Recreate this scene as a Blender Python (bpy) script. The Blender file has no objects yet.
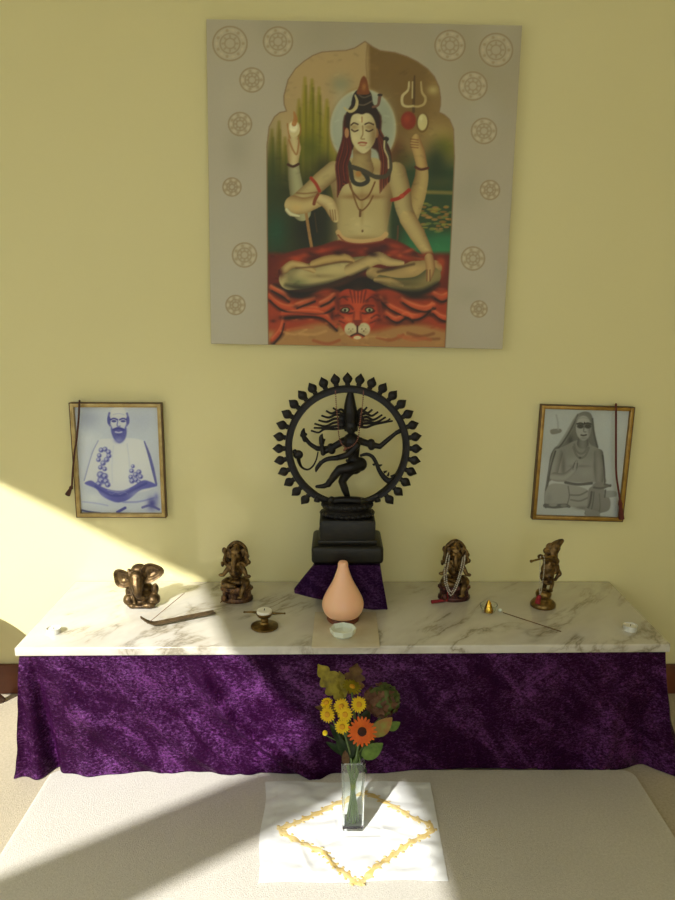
import bpy, bmesh, math, random
import numpy as np
from mathutils import Vector, Matrix, Euler, noise as mnoise
random.seed(7)
PI = math.pi
SC = bpy.context.scene
COL = SC.collection

# ------------------------------------------------------------------ camera model (pixels of the 675 x 900 frame)
FPX, CX, CY = 728.0, 337.5, 450.0
PITCH = math.atan(142.0 / FPX)
CP, SP = math.cos(PITCH), math.sin(PITCH)
CH = 1.355            # camera height
YW = 2.406            # the back wall
ZM = 0.42             # top of the marble

def ray(u, v):
    dv = CY - v
    return (u - CX, FPX * CP + dv * SP, -FPX * SP + dv * CP)
def P(u, v, Y):
    a, b, c = ray(u, v); t = Y / b
    return Vector((a * t, Y, CH + c * t))
def F(u, v, z=0.0):
    a, b, c = ray(u, v); t = (z - CH) / c
    return Vector((a * t, b * t, z))
def proj(x, y, z):
    yc = z - CH
    d = y * CP - yc * SP; h = y * SP + yc * CP
    return CX + FPX * x / d, CY - FPX * h / d

cam = bpy.data.cameras.new('camera'); co = bpy.data.objects.new('camera', cam); COL.objects.link(co)
cam.sensor_fit = 'VERTICAL'; cam.sensor_height = 36.0; cam.lens = FPX / 900.0 * 36.0
co.location = (0, 0, CH); co.rotation_euler = (PI / 2 - PITCH, 0, 0); cam.clip_start = 0.02
SC.camera = co

# ------------------------------------------------------------------ objects
def tag(o, label=None, cat=None, group=None, kind=None):
    if label: o['label'] = label
    if cat: o['category'] = cat
    if group: o['group'] = group
    if kind: o['kind'] = kind
    return o
def thing(name, label, cat, loc, group=None, rot=(0, 0, 0)):
    o = bpy.data.objects.new(name, None); COL.objects.link(o)
    o.location = loc; o.rotation_euler = rot; o.empty_display_size = 0.03
    return tag(o, label, cat, group)
def wmat(o):
    m = Matrix.LocRotScale(o.location, o.rotation_euler, o.scale)
    return wmat(o.parent) @ m if o.parent else m

class MB:
    """collects shapes in world space (or local space) and links them as one mesh object"""
    def __init__(self): self.bm = bmesh.new()
    def merge(self, other, M=None):
        vs = [self.bm.verts.new(M @ v.co if M else v.co) for v in other.verts]
        other.verts.index_update()
        for f in other.faces:
            try: self.bm.faces.new([vs[v.index] for v in f.verts])
            except ValueError: pass
        other.free(); return self
    def box(self, c, s, bevel=0.0, rot=None, seg=2, taper=1.0):
        b = bmesh.new(); bmesh.ops.create_cube(b, size=1.0)
        for v in b.verts:
            k = taper if v.co.z > 0 else 1.0
            v.co = Vector((v.co.x * s[0] * k, v.co.y * s[1] * k, v.co.z * s[2]))
        if bevel > 0: bmesh.ops.bevel(b, geom=list(b.edges), offset=bevel, segments=seg, affect='EDGES', profile=0.5)
        M = Matrix.Translation(Vector(c))
        if rot: M = M @ Euler(rot).to_matrix().to_4x4()
        return self.merge(b, M)
    def prism(self, pts, z0, z1, bevel=0.0, seg=2):
        b = bmesh.new()
        lo = [b.verts.new((p[0], p[1], z0)) for p in pts]; hi = [b.verts.new((p[0], p[1], z1)) for p in pts]
        n = len(pts); b.faces.new(list(reversed(lo))); b.faces.new(hi)
        for i in range(n): b.faces.new((lo[i], lo[(i + 1) % n], hi[(i + 1) % n], hi[i]))
        bmesh.ops.recalc_face_normals(b, faces=b.faces)
        if bevel > 0: bmesh.ops.bevel(b, geom=list(b.edges), offset=bevel, segments=seg, affect='EDGES', profile=0.5)
        return self.merge(b)
    def ell(self, c, r, rot=None, u=20, v=12):
        b = bmesh.new(); bmesh.ops.create_uvsphere(b, u_segments=u, v_segments=v, radius=1.0)
        if not hasattr(r, '__len__'): r = (r, r, r)
        M = Matrix.Translation(Vector(c))
        if rot: M = M @ Euler(rot).to_matrix().to_4x4()
        M = M @ Matrix.Diagonal((r[0], r[1], r[2], 1.0))
        return self.merge(b, M)
    def lathe(self, c, prof, n=40, cap=True, sx=1.0, sy=1.0):
        c = Vector(c); rings = []
        for (r, z) in prof:
            if r < 1e-6: rings.append([self.bm.verts.new(c + Vector((0, 0, z)))])
            else: rings.append([self.bm.verts.new(c + Vector((sx * r * math.cos(2 * PI * i / n), sy * r * math.sin(2 * PI * i / n), z))) for i in range(n)])
        for a, b in zip(rings, rings[1:]):
            for i in range(n):
                j = (i + 1) % n
                if len(a) == 1 and len(b) == 1: continue
                if len(a) == 1: self.bm.faces.new((a[0], b[j], b[i]))
                elif len(b) == 1: self.bm.faces.new((a[i], a[j], b[0]))
                else: self.bm.faces.new((a[i], a[j], b[j], b[i]))
        if cap:
            for r, rev in ((rings[0], True), (rings[-1], False)):
                if len(r) > 2: self.bm.faces.new(list(reversed(r)) if rev else r)
        return self
    def tube(self, path, rad, n=10, flat=1.0, up=None):
        path = [Vector(p) for p in path]; m = len(path)
        if not hasattr(rad, '__len__'): rad = [rad] * m
        t0 = (path[1] - path[0]).normalized()
        a = up or (Vector((0, 0, 1)) if abs(t0.z) < 0.9 else Vector((0, 1, 0)))
        nrm = (a - t0 * a.dot(t0)).normalized(); rings = []
        for i, p in enumerate(path):
            t = (path[min(i + 1, m - 1)] - path[max(i - 1, 0)]).normalized()
            nrm = (nrm - t * nrm.dot(t)).normalized(); bn = t.cross(nrm)
            rings.append([self.bm.verts.new(p + nrm * (rad[i] * math.cos(2 * PI * k / n)) + bn * (rad[i] * flat * math.sin(2 * PI * k / n))) for k in range(n)])
        for r1, r2 in zip(rings, rings[1:]):
            for k in range(n):
                self.bm.faces.new((r1[k], r1[(k + 1) % n], r2[(k + 1) % n], r2[k]))
        self.bm.faces.new(list(reversed(rings[0]))); self.bm.faces.new(rings[-1])
        return self
    def grid(self, fn, nu, nv, thick=None):
        vs = [[self.bm.verts.new(fn(i / nu, j / nv)) for i in range(nu + 1)] for j in range(nv + 1)]
        for j in range(nv):
            for i in range(nu): self.bm.faces.new((vs[j][i], vs[j][i + 1], vs[j + 1][i + 1], vs[j + 1][i]))
        return self
    def build(self, name, mat, parent=None, local=False, sharp=40, solidify=0.0, recalc=True):
        if recalc: bmesh.ops.recalc_face_normals(self.bm, faces=self.bm.faces)
        if solidify:
            bmesh.ops.solidify(self.bm, geom=list(self.bm.faces), thickness=solidify)
        if parent is not None and not local:
            self.bm.transform(wmat(parent).inverted())
        elif parent is None and not local:
            xs = [v.co for v in self.bm.verts]
            c = Vector(((min(p.x for p in xs) + max(p.x for p in xs)) / 2, (min(p.y for p in xs) + max(p.y for p in xs)) / 2, min(p.z for p in xs)))
            self.bm.transform(Matrix.Translation(-c))
        me = bpy.data.meshes.new(name); self.bm.to_mesh(me); self.bm.free()
        me.polygons.foreach_set('use_smooth', [True] * len(me.polygons))
        try: me.set_sharp_from_angle(angle=math.radians(sharp))
        except Exception: pass
        o = bpy.data.objects.new(name, me); COL.objects.link(o)
        if mat: me.materials.append(mat)
        if parent is not None: o.parent = parent
        elif not local: o.location = c
        return o

def blob(prims, voxel, smooth=2):
    """ellipsoids and tapered limbs fused into one continuous surface; returns a bmesh"""
    m = MB()
    for p in prims:
        if p[0] == 'e': m.ell(p[1], p[2], p[3] if len(p) > 3 else None, 18, 12)
        elif p[0] == 'l':                      # limb through points with radii
            pts, rr = catmull(p[1], p[2], 5); m.tube(pts, rr, 12); m.ell(pts[0], rr[0], None, 12, 8); m.ell(pts[-1], rr[-1], None, 12, 8)
        elif p[0] == 'b': m.box(p[1], p[2], p[3])
        elif p[0] == 'r': m.lathe(p[1], p[2], 32, True, *(p[3] if len(p) > 3 else ()))
    bmesh.ops.recalc_face_normals(m.bm, faces=m.bm.faces)
    me = bpy.data.meshes.new('tmp'); m.bm.to_mesh(me); m.bm.free()
    o = bpy.data.objects.new('tmp', me); COL.objects.link(o)
    r = o.modifiers.new('r', 'REMESH'); r.mode = 'VOXEL'; r.voxel_size = voxel
    if smooth:
        s = o.modifiers.new('s', 'SMOOTH'); s.factor = 0.5; s.iterations = smooth
    dg = bpy.context.evaluated_depsgraph_get(); dg.update()
    ev = o.evaluated_get(dg); me2 = ev.to_mesh()
    out = MB(); out.bm.from_mesh(me2); ev.to_mesh_clear()
    bpy.data.objects.remove(o); bpy.data.meshes.remove(me)
    return out

def catmull(pts, rad=None, k=6, closed=False):
    pts = [Vector(p) for p in pts]; n = len(pts); out = []; ro = []
    rr = rad if rad is not None else [0] * n
    if not hasattr(rr, '__len__'): rr = [rr] * n
    rng = range(n if closed else n - 1)
    for i in rng:
        if closed: a, b, c, d = pts[i - 1], pts[i], pts[(i + 1) % n], pts[(i + 2) % n]
        else: a, b, c, d = pts[max(i - 1, 0)], pts[i], pts[i + 1], pts[min(i + 2, n - 1)]
        for q in range(k):
            t = q / k
            out.append(0.5 * ((2 * b) + (c - a) * t + (2 * a - 5 * b + 4 * c - d) * t * t + (3 * b - a - 3 * c + d) * t ** 3))
            ro.append(rr[i] + (rr[(i + 1) % n] - rr[i]) * t)
    if not closed: out.append(pts[-1]); ro.append(rr[-1])
    return (out, ro) if rad is not None else out

# ------------------------------------------------------------------ materials
def lin(c):
    return tuple(((x / 255.0) / 12.92 if x / 255.0 <= 0.04045 else ((x / 255.0 + 0.055) / 1.055) ** 2.4) for x in c)
def rgba(c): return (*c, 1.0)
class NT:
    def __init__(self, name):
        self.m = bpy.data.materials.new(name); self.m.use_nodes = True
        self.t = self.m.node_tree; self.n = self.t.nodes; self.b = self.n['Principled BSDF']
    def new(self, typ, **kw):
        nd = self.n.new(typ)
        for k, v in kw.items():
            if k in nd.inputs.keys(): nd.inputs[k].default_value = v
            else: setattr(nd, k, v)
        return nd
    def link(self, a, b): self.t.links.new(a, b)
    def coord(self, scale=(1, 1, 1), rot=(0, 0, 0)):
        tc = self.new('ShaderNodeTexCoord'); mp = self.new('ShaderNodeMapping')
        mp.inputs['Scale'].default_value = scale; mp.inputs['Rotation'].default_value = rot
        self.link(tc.outputs['Object'], mp.inputs['Vector']); return mp.outputs['Vector']
    def streak(self, stretch, rot):
        tc = self.new('ShaderNodeTexCoord'); mp = self.new('ShaderNodeMapping'); mp.vector_type = 'TEXTURE'
        mp.inputs['Scale'].default_value = stretch; mp.inputs['Rotation'].default_value = rot
        self.link(tc.outputs['Object'], mp.inputs['Vector']); return mp.outputs['Vector']
    def noise(self, vec, scale, detail=4, rough=0.55, dist=0.0):
        nd = self.new('ShaderNodeTexNoise'); nd.inputs['Scale'].default_value = scale; nd.inputs['Detail'].default_value = detail
        nd.inputs['Roughness'].default_value = rough; nd.inputs['Distortion'].default_value = dist
        self.link(vec, nd.inputs['Vector']); return nd.outputs['Fac']
    def ramp(self, fac, stops):
        r = self.new('ShaderNodeValToRGB'); e = r.color_ramp.elements
        e[0].position, e[0].color = stops[0][0], rgba(stops[0][1]); e[1].position, e[1].color = stops[-1][0], rgba(stops[-1][1])
        for p, c in stops[1:-1]:
            q = e.new(p); q.color = rgba(c)
        self.link(fac, r.inputs['Fac']); return r.outputs['Color']
    def bump(self, h, strength, dist):
        b = self.new('ShaderNodeBump'); b.inputs['Strength'].default_value = strength; b.inputs['Distance'].default_value = dist
        self.link(h, b.inputs['Height']); self.link(b.outputs['Normal'], self.b.inputs['Normal']); return b
    def setp(self, **kw):
        for k, v in kw.items(): self.b.inputs[k.replace('_', ' ')].default_value = v
        return self
def simple(name, c1, c2=None, scale=20, rough=0.5, metal=0.0, bump=0.0, bscale=None, bdist=0.002, lo=0.35, hi=0.65, **kw):
    n = NT(name); v = n.coord()
    c2 = c2 or tuple(x * 0.8 for x in c1)
    f = n.noise(v, scale)
    n.link(n.ramp(f, [(lo, c1), (hi, c2)]), n.b.inputs['Base Color'])
    n.setp(Roughness=rough, Metallic=metal, **kw)
    if bump: n.bump(n.noise(v, bscale or scale * 3), bump, bdist)
    return n.m
# ------------------------------------------------------------------ painter: artwork laid down stroke by stroke on a dense canvas mesh
def npcat(pts, k=6, closed=True):
    return np.array([(p.x, p.y) for p in catmull([(a, b, 0) for a, b in pts], None, k, closed)])
class Painter:
    def __init__(self, X, Y, base, seed=3):
        self.X, self.Y = X, Y
        self.C = np.tile(np.array(base, float), (X.size, 1)); self.clip = None
        self.rng = np.random.RandomState(seed)
    def lay(self, m, col):
        if self.clip is not None: m = m * self.clip
        m = np.clip(m, 0, 1)[:, None]
        self.C = self.C * (1 - m) + np.asarray(col, float) * m
    def mul(self, m, f):
        if self.clip is not None: m = m * self.clip
        m = np.clip(m, 0, 1)[:, None]; self.C = self.C * (1 - m + m * np.asarray(f, float))
    def m_ell(self, cx, cy, rx, ry, rot=0.0, fe=0.12):
        c, s = math.cos(rot), math.sin(rot); dx, dy = self.X - cx, self.Y - cy
        d = np.sqrt(((dx * c + dy * s) / rx) ** 2 + ((-dx * s + dy * c) / ry) ** 2)
        return np.clip((1 - d) / fe + 0.5, 0, 1)
    def m_poly(self, pts, fe=1.0, curve=True, k=5):
        pts = npcat(pts, k) if curve else np.array(pts, float)
        x0, y0 = pts.min(0) - fe * 2; x1, y1 = pts.max(0) + fe * 2
        idx = np.where((self.X > x0) & (self.X < x1) & (self.Y > y0) & (self.Y < y1))[0]
        out = np.zeros(self.X.size)
        if idx.size == 0: return out
        X, Y = self.X[idx], self.Y[idx]; d2 = np.full(idx.size, 1e12); ins = np.zeros(idx.size, bool)
        for a, b in zip(pts, np.roll(pts, -1, 0)):
            ex, ey = b - a; L = ex * ex + ey * ey + 1e-12
            t = np.clip(((X - a[0]) * ex + (Y - a[1]) * ey) / L, 0, 1)
            d2 = np.minimum(d2, (X - a[0] - t * ex) ** 2 + (Y - a[1] - t * ey) ** 2)
            if abs(ey) > 1e-9: ins ^= ((a[1] > Y) != (b[1] > Y)) & (X < a[0] + (Y - a[1]) / ey * ex)
        sd = np.where(ins, 1, -1) * np.sqrt(d2); out[idx] = np.clip(sd / fe + 0.5, 0, 1); return out
    def m_line(self, pts, w, fe=1.0, curve=True, k=5, prof=False):
        """brush line; w = radius (or list). With prof also the cross position -1..1"""
        n = len(pts); w = w if hasattr(w, '__len__') else [w] * n
        if curve and n > 2:
            q, rr = catmull([(a, b, 0) for a, b in pts], list(w), k); pts = [(p.x, p.y) for p in q]; w = rr
        best = np.full(self.X.size, 1e9); cross = np.zeros(self.X.size)
        for (a, b, ra, rb) in zip(pts, pts[1:], w, w[1:]):
            R = max(ra, rb) + fe * 2
            idx = np.where((self.X > min(a[0], b[0]) - R) & (self.X < max(a[0], b[0]) + R) & (self.Y > min(a[1], b[1]) - R) & (self.Y < max(a[1], b[1]) + R))[0]
            if idx.size == 0: continue
            ex, ey = b[0] - a[0], b[1] - a[1]; L = ex * ex + ey * ey + 1e-9
            dx, dy = self.X[idx] - a[0], self.Y[idx] - a[1]
            t = np.clip((dx * ex + dy * ey) / L, 0, 1); r = ra + (rb - ra) * t
            d = np.sqrt((dx - t * ex) ** 2 + (dy - t * ey) ** 2) - r
            sgn = (dx * ey - dy * ex) / math.sqrt(L) / np.maximum(r, 0.1)
            m = d < best[idx]; best[idx] = np.where(m, d, best[idx]); cross[idx] = np.where(m, sgn, cross[idx])
        mask = np.clip(-best / fe + 0.5, 0, 1)
        return (mask, np.clip(cross, -1, 1)) if prof else mask
    def ell(self, cx, cy, rx, ry, col, rot=0.0, fe=0.12, a=1.0): self.lay(self.m_ell(cx, cy, rx, ry, rot, fe) * a, col)
    def poly(self, pts, col, fe=1.0, curve=True, a=1.0): self.lay(self.m_poly(pts, fe, curve) * a, col)
    def line(self, pts, w, col, fe=1.0, a=1.0, curve=True): self.lay(self.m_line(pts, w, fe, curve) * a, col)
    def limb(self, pts, w, col, dark, side=0.25, fe=1.0, k=0.75):
        """a modelled limb: the tone turns towards `dark` at the rims, more on one side"""
        m, c = self.m_line(pts, w, fe, prof=True)
        s = np.clip(np.abs(c - side) / (1 + abs(side)), 0, 1) ** 2 * k
        self.lay(m, np.asarray(col, float)[None, :] * (1 - s[:, None]) + np.asarray(dark, float)[None, :] * s[:, None])
    def soft(self, cx, cy, rx, ry, col, a=0.5, rot=0.0):
        c, s = math.cos(rot), math.sin(rot); dx, dy = self.X - cx, self.Y - cy
        d2 = ((dx * c + dy * s) / rx) ** 2 + ((-dx * s + dy * c) / ry) ** 2
        self.lay(np.exp(-d2 * 1.2) * a, col)
    def grain(self, amt, sx=1.0, sy=1.0, m=1.0):
        h = np.sin(self.X * 0.9 / sx + 1.7 * np.sin(self.Y * 0.31 / sy)) * np.sin(self.Y * 0.83 / sy + 1.3 * np.sin(self.X * 0.27 / sx))
        h = h * 0.1 + self.rng.uniform(-0.5, 0.5, self.X.size)
        self.C = self.C * (1 + amt * (h * m)[:, None])

def canvas_mesh(name, w, h, nx, ny, M, paint, mat, parent, y=0.0, gain=1.0):
    """flat picture w x h (local x, z), its pigment stored per vertex; M = picture -> world, paint(u, v pixels) -> sRGB 0..255"""
    xs = np.linspace(-w / 2, w / 2, nx + 1); zs = np.linspace(-h / 2, h / 2, ny + 1)
    GX, GZ = np.meshgrid(xs, zs); GX = GX.ravel(); GZ = GZ.ravel(); n = GX.size
    loc = np.stack([GX, np.full(n, y), GZ, np.ones(n)], 1); W = loc @ np.array(M).T
    U, V = proj(W[:, 0], W[:, 1], W[:, 2])
    C = np.clip(paint(U, V), 0, 255) / 255.0
    L = np.where(C <= 0.04045, C / 12.92, ((C + 0.055) / 1.055) ** 2.4) * gain
    me = bpy.data.meshes.new(name)
    i = np.arange(nx)[None, :] + (np.arange(ny) * (nx + 1))[:, None]; i = i.ravel()
    faces = np.stack([i, i + 1, i + nx + 2, i + nx + 1], 1).astype(np.int32)
    me.vertices.add(n); me.vertices.foreach_set('co', loc[:, :3].astype(np.float32).ravel())
    me.loops.add(faces.size); me.loops.foreach_set('vertex_index', faces.ravel())
    me.polygons.add(len(faces)); me.polygons.foreach_set('loop_start', (np.arange(len(faces)) * 4).astype(np.int32))
    me.update(calc_edges=True)
    ca = me.color_attributes.new('pigment', 'FLOAT_COLOR', 'POINT')
    ca.data.foreach_set('color', np.concatenate([np.clip(L, 0, 0.95), np.ones((n, 1))], 1).astype(np.float32).ravel())
    me.materials.append(mat); o = bpy.data.objects.new(name, me); COL.objects.link(o); o.parent = parent
    return o
def pigment_material(name, rough, bump=0.0):
    n = NT(name); a = n.new('ShaderNodeVertexColor'); a.layer_name = 'pigment'
    n.link(a.outputs['Color'], n.b.inputs['Base Color']); n.setp(Roughness=rough)
    if bump: n.bump(n.noise(n.coord(), 260, 3), bump, 0.001)
    return n.m

SKIN, SKD, SKL = (176, 158, 112), (92, 66, 34), (206, 194, 152)
def paint_yogi(U, V):
    p = Painter(U, V, (166, 158, 136))
    p.soft(240, 120, 60, 160, (172, 166, 146), 0.5); p.soft(490, 60, 60, 80, (148, 138, 108), 0.6); p.soft(360, 30, 120, 30, (150, 142, 112), 0.5)
    p.soft(225, 300, 40, 120, (176, 172, 156), 0.6); p.soft(480, 300, 30, 90, (172, 166, 148), 0.5)
    rr = np.random.RandomState(5)
    for _ in range(46):
        p.soft(rr.uniform(208, 520), rr.uniform(20, 345), rr.uniform(8, 22), rr.uniform(8, 30), [(150, 144, 122), (176, 168, 144), (160, 156, 138)][rr.randint(3)], 0.35)
    # raised rosettes on the border
    for (x, y, r) in ((230, 43.5, 17), (278, 41.5, 14.5), (252, 80, 12), (240, 124, 11.5), (232, 187, 9), (244.5, 255, 12), (235.5, 305, 9.5),
                      (450, 45.5, 15), (496, 50, 16.5), (473, 86, 14), (484, 131, 12.5), (490, 190, 9.5), (473, 258.5, 11.5), (479, 309, 8)):
        p.ell(x, y, r, r, (168, 159, 133), 0, 0.3)
        for k, (q, c, a) in enumerate(((1.0, (128, 106, 72), 0.75), (0.82, (182, 172, 142), 0.5), (0.58, (130, 108, 76), 0.6), (0.3, (134, 113, 82), 0.6))):
            d = np.sqrt((p.X - x) ** 2 + (p.Y - y) ** 2); p.lay(np.clip(1.0 - np.abs(d - r * q) / 1.1, 0, 1) * a, c)
        for k in range(14):
            t = 2 * PI * k / 14; p.ell(x + r * 0.78 * math.cos(t), y + r * 0.78 * math.sin(t), 1.5, 1.5, (186, 175, 143) if k % 2 else (140, 118, 84), 0, 0.9, 0.5)
        for k in range(8):
            t = 2 * PI * k / 8; p.ell(x + r * 0.42 * math.cos(t), y + r * 0.42 * math.sin(t), 1.6, 1.0, (132, 110, 78), t, 0.9, 0.4)
    # arched opening
    arch = [(269, 346), (268.2, 300), (267.6, 200), (267.4, 146), (269.6, 127), (275, 117), (280, 113), (287.2, 111.5), (284.6, 104), (284.4, 96), (288.5, 80), (296, 69), (304, 62), (313, 56), (322, 52.6), (334, 51.6),
            (346, 51), (355, 48.5), (365, 42), (373, 47.5), (380, 51), (395, 53), (407, 57), (417, 62), (427, 69), (434, 77), (438.5, 87), (440, 97), (440, 105), (438.5, 112.5), (444, 115), (449, 119.5), (453, 129), (454, 158), (451, 230), (447.5, 290), (444.5, 347)]
    am = p.m_poly(arch, 1.0, False)
    edge = p.m_line(arch, 1.0, 1.0, False)
    p.lay(edge * 0.8, (112, 84, 52))
    p.clip = am
    p.lay(np.ones(U.size), (170, 146, 106))
    p.soft(320, 70, 60, 30, (174, 148, 106), 0.8); p.soft(280, 130, 14, 16, (178, 156, 116), 0.9)
    p.lay(np.clip((U - 366 - (V - 60) * 0.02) / 5, 0, 1) * np.clip((190 - V) / 60, 0, 1), (116, 90, 48))
    p.soft(438, 92, 12, 50, (136, 110, 66), 0.8, ); p.soft(433, 90, 6, 5, (184, 166, 112), 0.8); p.soft(440, 135, 22, 16, (168, 142, 88), 0.9); p.soft(452, 125, 5, 14, (150, 124, 76), 0.6)
    # trees and water
    for (x, t, b, w, c) in ((305, 78, 205, 5, (134, 126, 22)), (312, 80, 210, 6, (120, 116, 16)), (319, 88, 210, 6, (128, 122, 24)), (327, 100, 205, 7, (140, 130, 30)), (336, 120, 200, 7, (150, 138, 34)), (299, 100, 200, 5, (128, 118, 26)),
                            (279, 122, 200, 3.5, (112, 102, 18)), (272, 130, 200, 4, (122, 112, 30)), (285, 138, 200, 4, (118, 110, 26)), (344, 132, 190, 6, (134, 124, 34))):
        p.line([(x, t), (x - 0.5, (t + b) / 2), (x, b)], [0.8, w, w * 1.2], c, 3.5, 0.8); p.line([(x + 1.2, t + 8), (x + 1, b - 20)], [0.5, 1.6], (80, 82, 10), 2.5, 0.6, False)
    p.lay(np.clip((V - 150) / 40, 0, 1) * np.clip((345 - U) / 20, 0, 1) * 0.95, (42, 48, 22))
    p.soft(272, 175, 10, 40, (52, 66, 30), 0.7); p.soft(276, 232, 14, 24, (30, 72, 50), 0.9); p.soft(312, 225, 20, 34, (22, 26, 16), 0.95); p.soft(324, 170, 12, 18, (40, 40, 16), 0.8); p.soft(310, 148, 14, 14, (78, 84, 18), 0.8)
    p.lay(np.clip((V - 150) / 22, 0, 1) * np.clip((U - 385) / 8, 0, 1), (44, 66, 38))
    p.soft(446, 148, 14, 14, (104, 104, 30), 0.9); p.soft(436, 165, 12, 22, (34, 50, 28), 0.9); p.line([(426, 192), (456, 193)], 1.8, (124, 112, 56), 2, 0.9, False); p.soft(440, 182, 18, 6, (70, 74, 40), 0.6)
    for k in range(46):
        a, b = rr.uniform(418, 452), rr.uniform(203, 232)
        p.ell(a, b, rr.uniform(2, 4.2), rr.uniform(0.8, 1.6), [(142, 134, 52), (150, 100, 40), (112, 122, 60), (168, 120, 62)][rr.randint(4)], 0, 0.5, 0.75)
    p.lay(np.clip((V - 228) / 10, 0, 1) * np.clip((U - 398) / 8, 0, 1), (40, 104, 66)); p.soft(440, 252, 18, 10, (50, 124, 78), 0.8); p.soft(420, 236, 16, 5, (30, 76, 50), 0.7)
    p.soft(398, 225, 8, 24, (34, 50, 26), 0.9); p.soft(404, 240, 4, 14, (44, 84, 50), 0.6)
    p.soft(396, 152, 9, 14, (96, 52, 22), 0.9); p.soft(402, 158, 10, 12, (74, 66, 24), 0.7)
    # halo
    p.soft(341, 84, 11, 9, (134, 132, 104), 0.9)
    p.ell(363, 128, 34.5, 40.5, (150, 126, 82), 0, 0.09, 0.8); p.ell(363, 128, 33, 39, (176, 174, 152), 0, 0.05); p.ell(363, 128, 31, 36.5, (158, 164, 152), 0, 0.12); p.soft(385, 118, 10, 24, (140, 142, 122), 0.5); p.soft(341, 115, 8, 30, (172, 176, 166), 0.5)
    # trident
    g = (120, 96, 58); gl = (196, 182, 140)
    p.line([(414.5, 76), (414, 92), (413.5, 112)], [0.8, 1.5, 1.4], (88, 66, 36), 0.9)
    p.line([(409, 82), (408, 90), (402.5, 96), (402.5, 104), (407, 106.5), (413, 106)], [0.8, 1.1, 1.4, 1.3, 1.2, 1], gl, 0.9, 0.9); p.line([(421, 82), (422, 92), (425.5, 98), (424, 104), (418, 106.5), (413, 106)], [0.8, 1.1, 1.3, 1.2, 1.1, 1], (184, 164, 116), 0.9, 0.8)
    p.line([(412.5, 82), (412.3, 98)], 0.7, gl, 0.8, 0.8, False)
    p.ell(408.5, 120.5, 7.5, 9, (128, 44, 22), 0, 0.25); p.soft(407, 119, 4, 5, (162, 64, 34), 0.7)
    p.ell(422.5, 122.5, 6.3, 10, (104, 78, 40), 0.05, 0.15); p.ell(422.5, 122.2, 4.8, 8.3, (196, 184, 134), 0.05, 0.2); p.soft(421, 119, 2, 4, (214, 206, 164), 0.7)
    # back arms
    p.limb([(302, 212), (297, 192), (294, 172), (293.5, 160)], [9, 7.5, 6, 5], (160, 156, 122), (84, 78, 50), -0.2)
    p.limb([(293.5, 160), (294, 148), (293, 138)], [5, 7, 5], (196, 180, 136), (132, 92, 52), -0.1)
    p.ell(294, 129, 6.3, 8, (200, 186, 144), 0, 0.2); p.ell(293.5, 127.5, 4, 5, (222, 214, 184), 0, 0.4)
    p.line([(294, 112), (295.5, 119), (294, 124)], [0.7, 2.2, 2.4], (168, 112, 58), 1.0, 0.9); p.line([(289, 140), (293, 150), (297, 154), (299, 140)], 0.9, (150, 102, 56), 0.9, 0.8)
    p.line([(287.5, 124), (288.5, 132), (290, 138)], 0.8, (150, 100, 52), 0.8, 0.7); p.line([(300, 124), (300.5, 132), (298, 139)], 0.8, (150, 100, 52), 0.8, 0.7)
    p.line([(288, 164.5), (293, 166.5), (298.5, 164)], 1.3, (66, 34, 16), 0.8)
    p.limb([(411, 216), (417, 196), (421.5, 178), (421.5, 164)], [8, 8.5, 7, 5.5], (176, 152, 100), (98, 68, 34), -0.3)
    p.limb([(421.5, 164), (419, 152), (416, 143), (416, 137)], [5.5, 6, 5.5, 3], (182, 152, 98), (116, 74, 38), 0.2)
    for k in range(4): p.line([(410.5, 139 + k * 2.7), (418, 140 + k * 2.6)], 0.6, (108, 66, 34), 0.8, 0.7, False)
    p.line([(415.5, 167), (421, 169.5), (428, 168)], 1.3, (84, 38, 20), 0.8)
    # hair behind the shoulders
    p.poly([(347, 112), (342, 140), (336, 160), (333, 180), (337, 198), (343, 190), (348, 170), (352, 150), (376, 150), (380, 172), (381, 192), (386, 192), (391, 178), (388, 160), (381, 140), (379, 112)], (58, 24, 16), 2.0)
    for k in range(12):
        x = 336 + k * 0.9; p.line([(346 - k * 0.2, 128), (x + 4, 150), (x, 172), (x + 3, 196 - k)], 0.7, (118, 36, 22) if k % 2 else (40, 16, 12), 1.0, 0.7)
        x = 382 + k * 0.7; p.line([(380, 130), (x, 150), (x + 2, 170), (x - 1, 190)], 0.7, (124, 52, 28) if k % 2 else (40, 18, 12), 1.0, 0.7)
    # trunk
    body = [(351, 158), (344, 164), (334, 166), (327, 172), (331, 186), (334, 200), (337, 216), (338, 236), (342, 243), (384, 243), (387, 228), (390, 212), (393, 198), (399, 186), (403, 174), (396, 168), (384, 164), (375, 158)]
    p.poly(body, SKIN, 1.5)
    bm_ = p.m_poly(body, 1.5); old = p.clip; p.clip = bm_ * am
    p.soft(332, 205, 7, 40, SKD, 0.7); p.soft(392, 208, 7, 34, SKD, 0.75); p.soft(362, 196, 22, 3.5, (140, 104, 62), 0.6); p.soft(349, 184, 12, 9, SKL, 0.55); p.soft(376, 184, 12, 9, (190, 170, 122), 0.5)
    p.soft(362, 226, 15, 12, (198, 184, 138), 0.7); p.soft(362, 207, 2, 18, (142, 110, 66), 0.5); p.soft(363, 170, 16, 6, (120, 86, 48), 0.7); p.soft(362, 238, 20, 3, (140, 108, 64), 0.5); p.soft(351, 197, 10, 2, (132, 96, 56), 0.5); p.soft(376, 197, 10, 2, (132, 96, 56), 0.5)
    p.ell(362.5, 231, 1, 1.4, (110, 78, 44), 0, 0.5); p.soft(340, 172, 8, 12, (90, 44, 24), 0.6); p.soft(385, 176, 5, 14, (120, 54, 30), 0.6)
    p.clip = old
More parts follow.
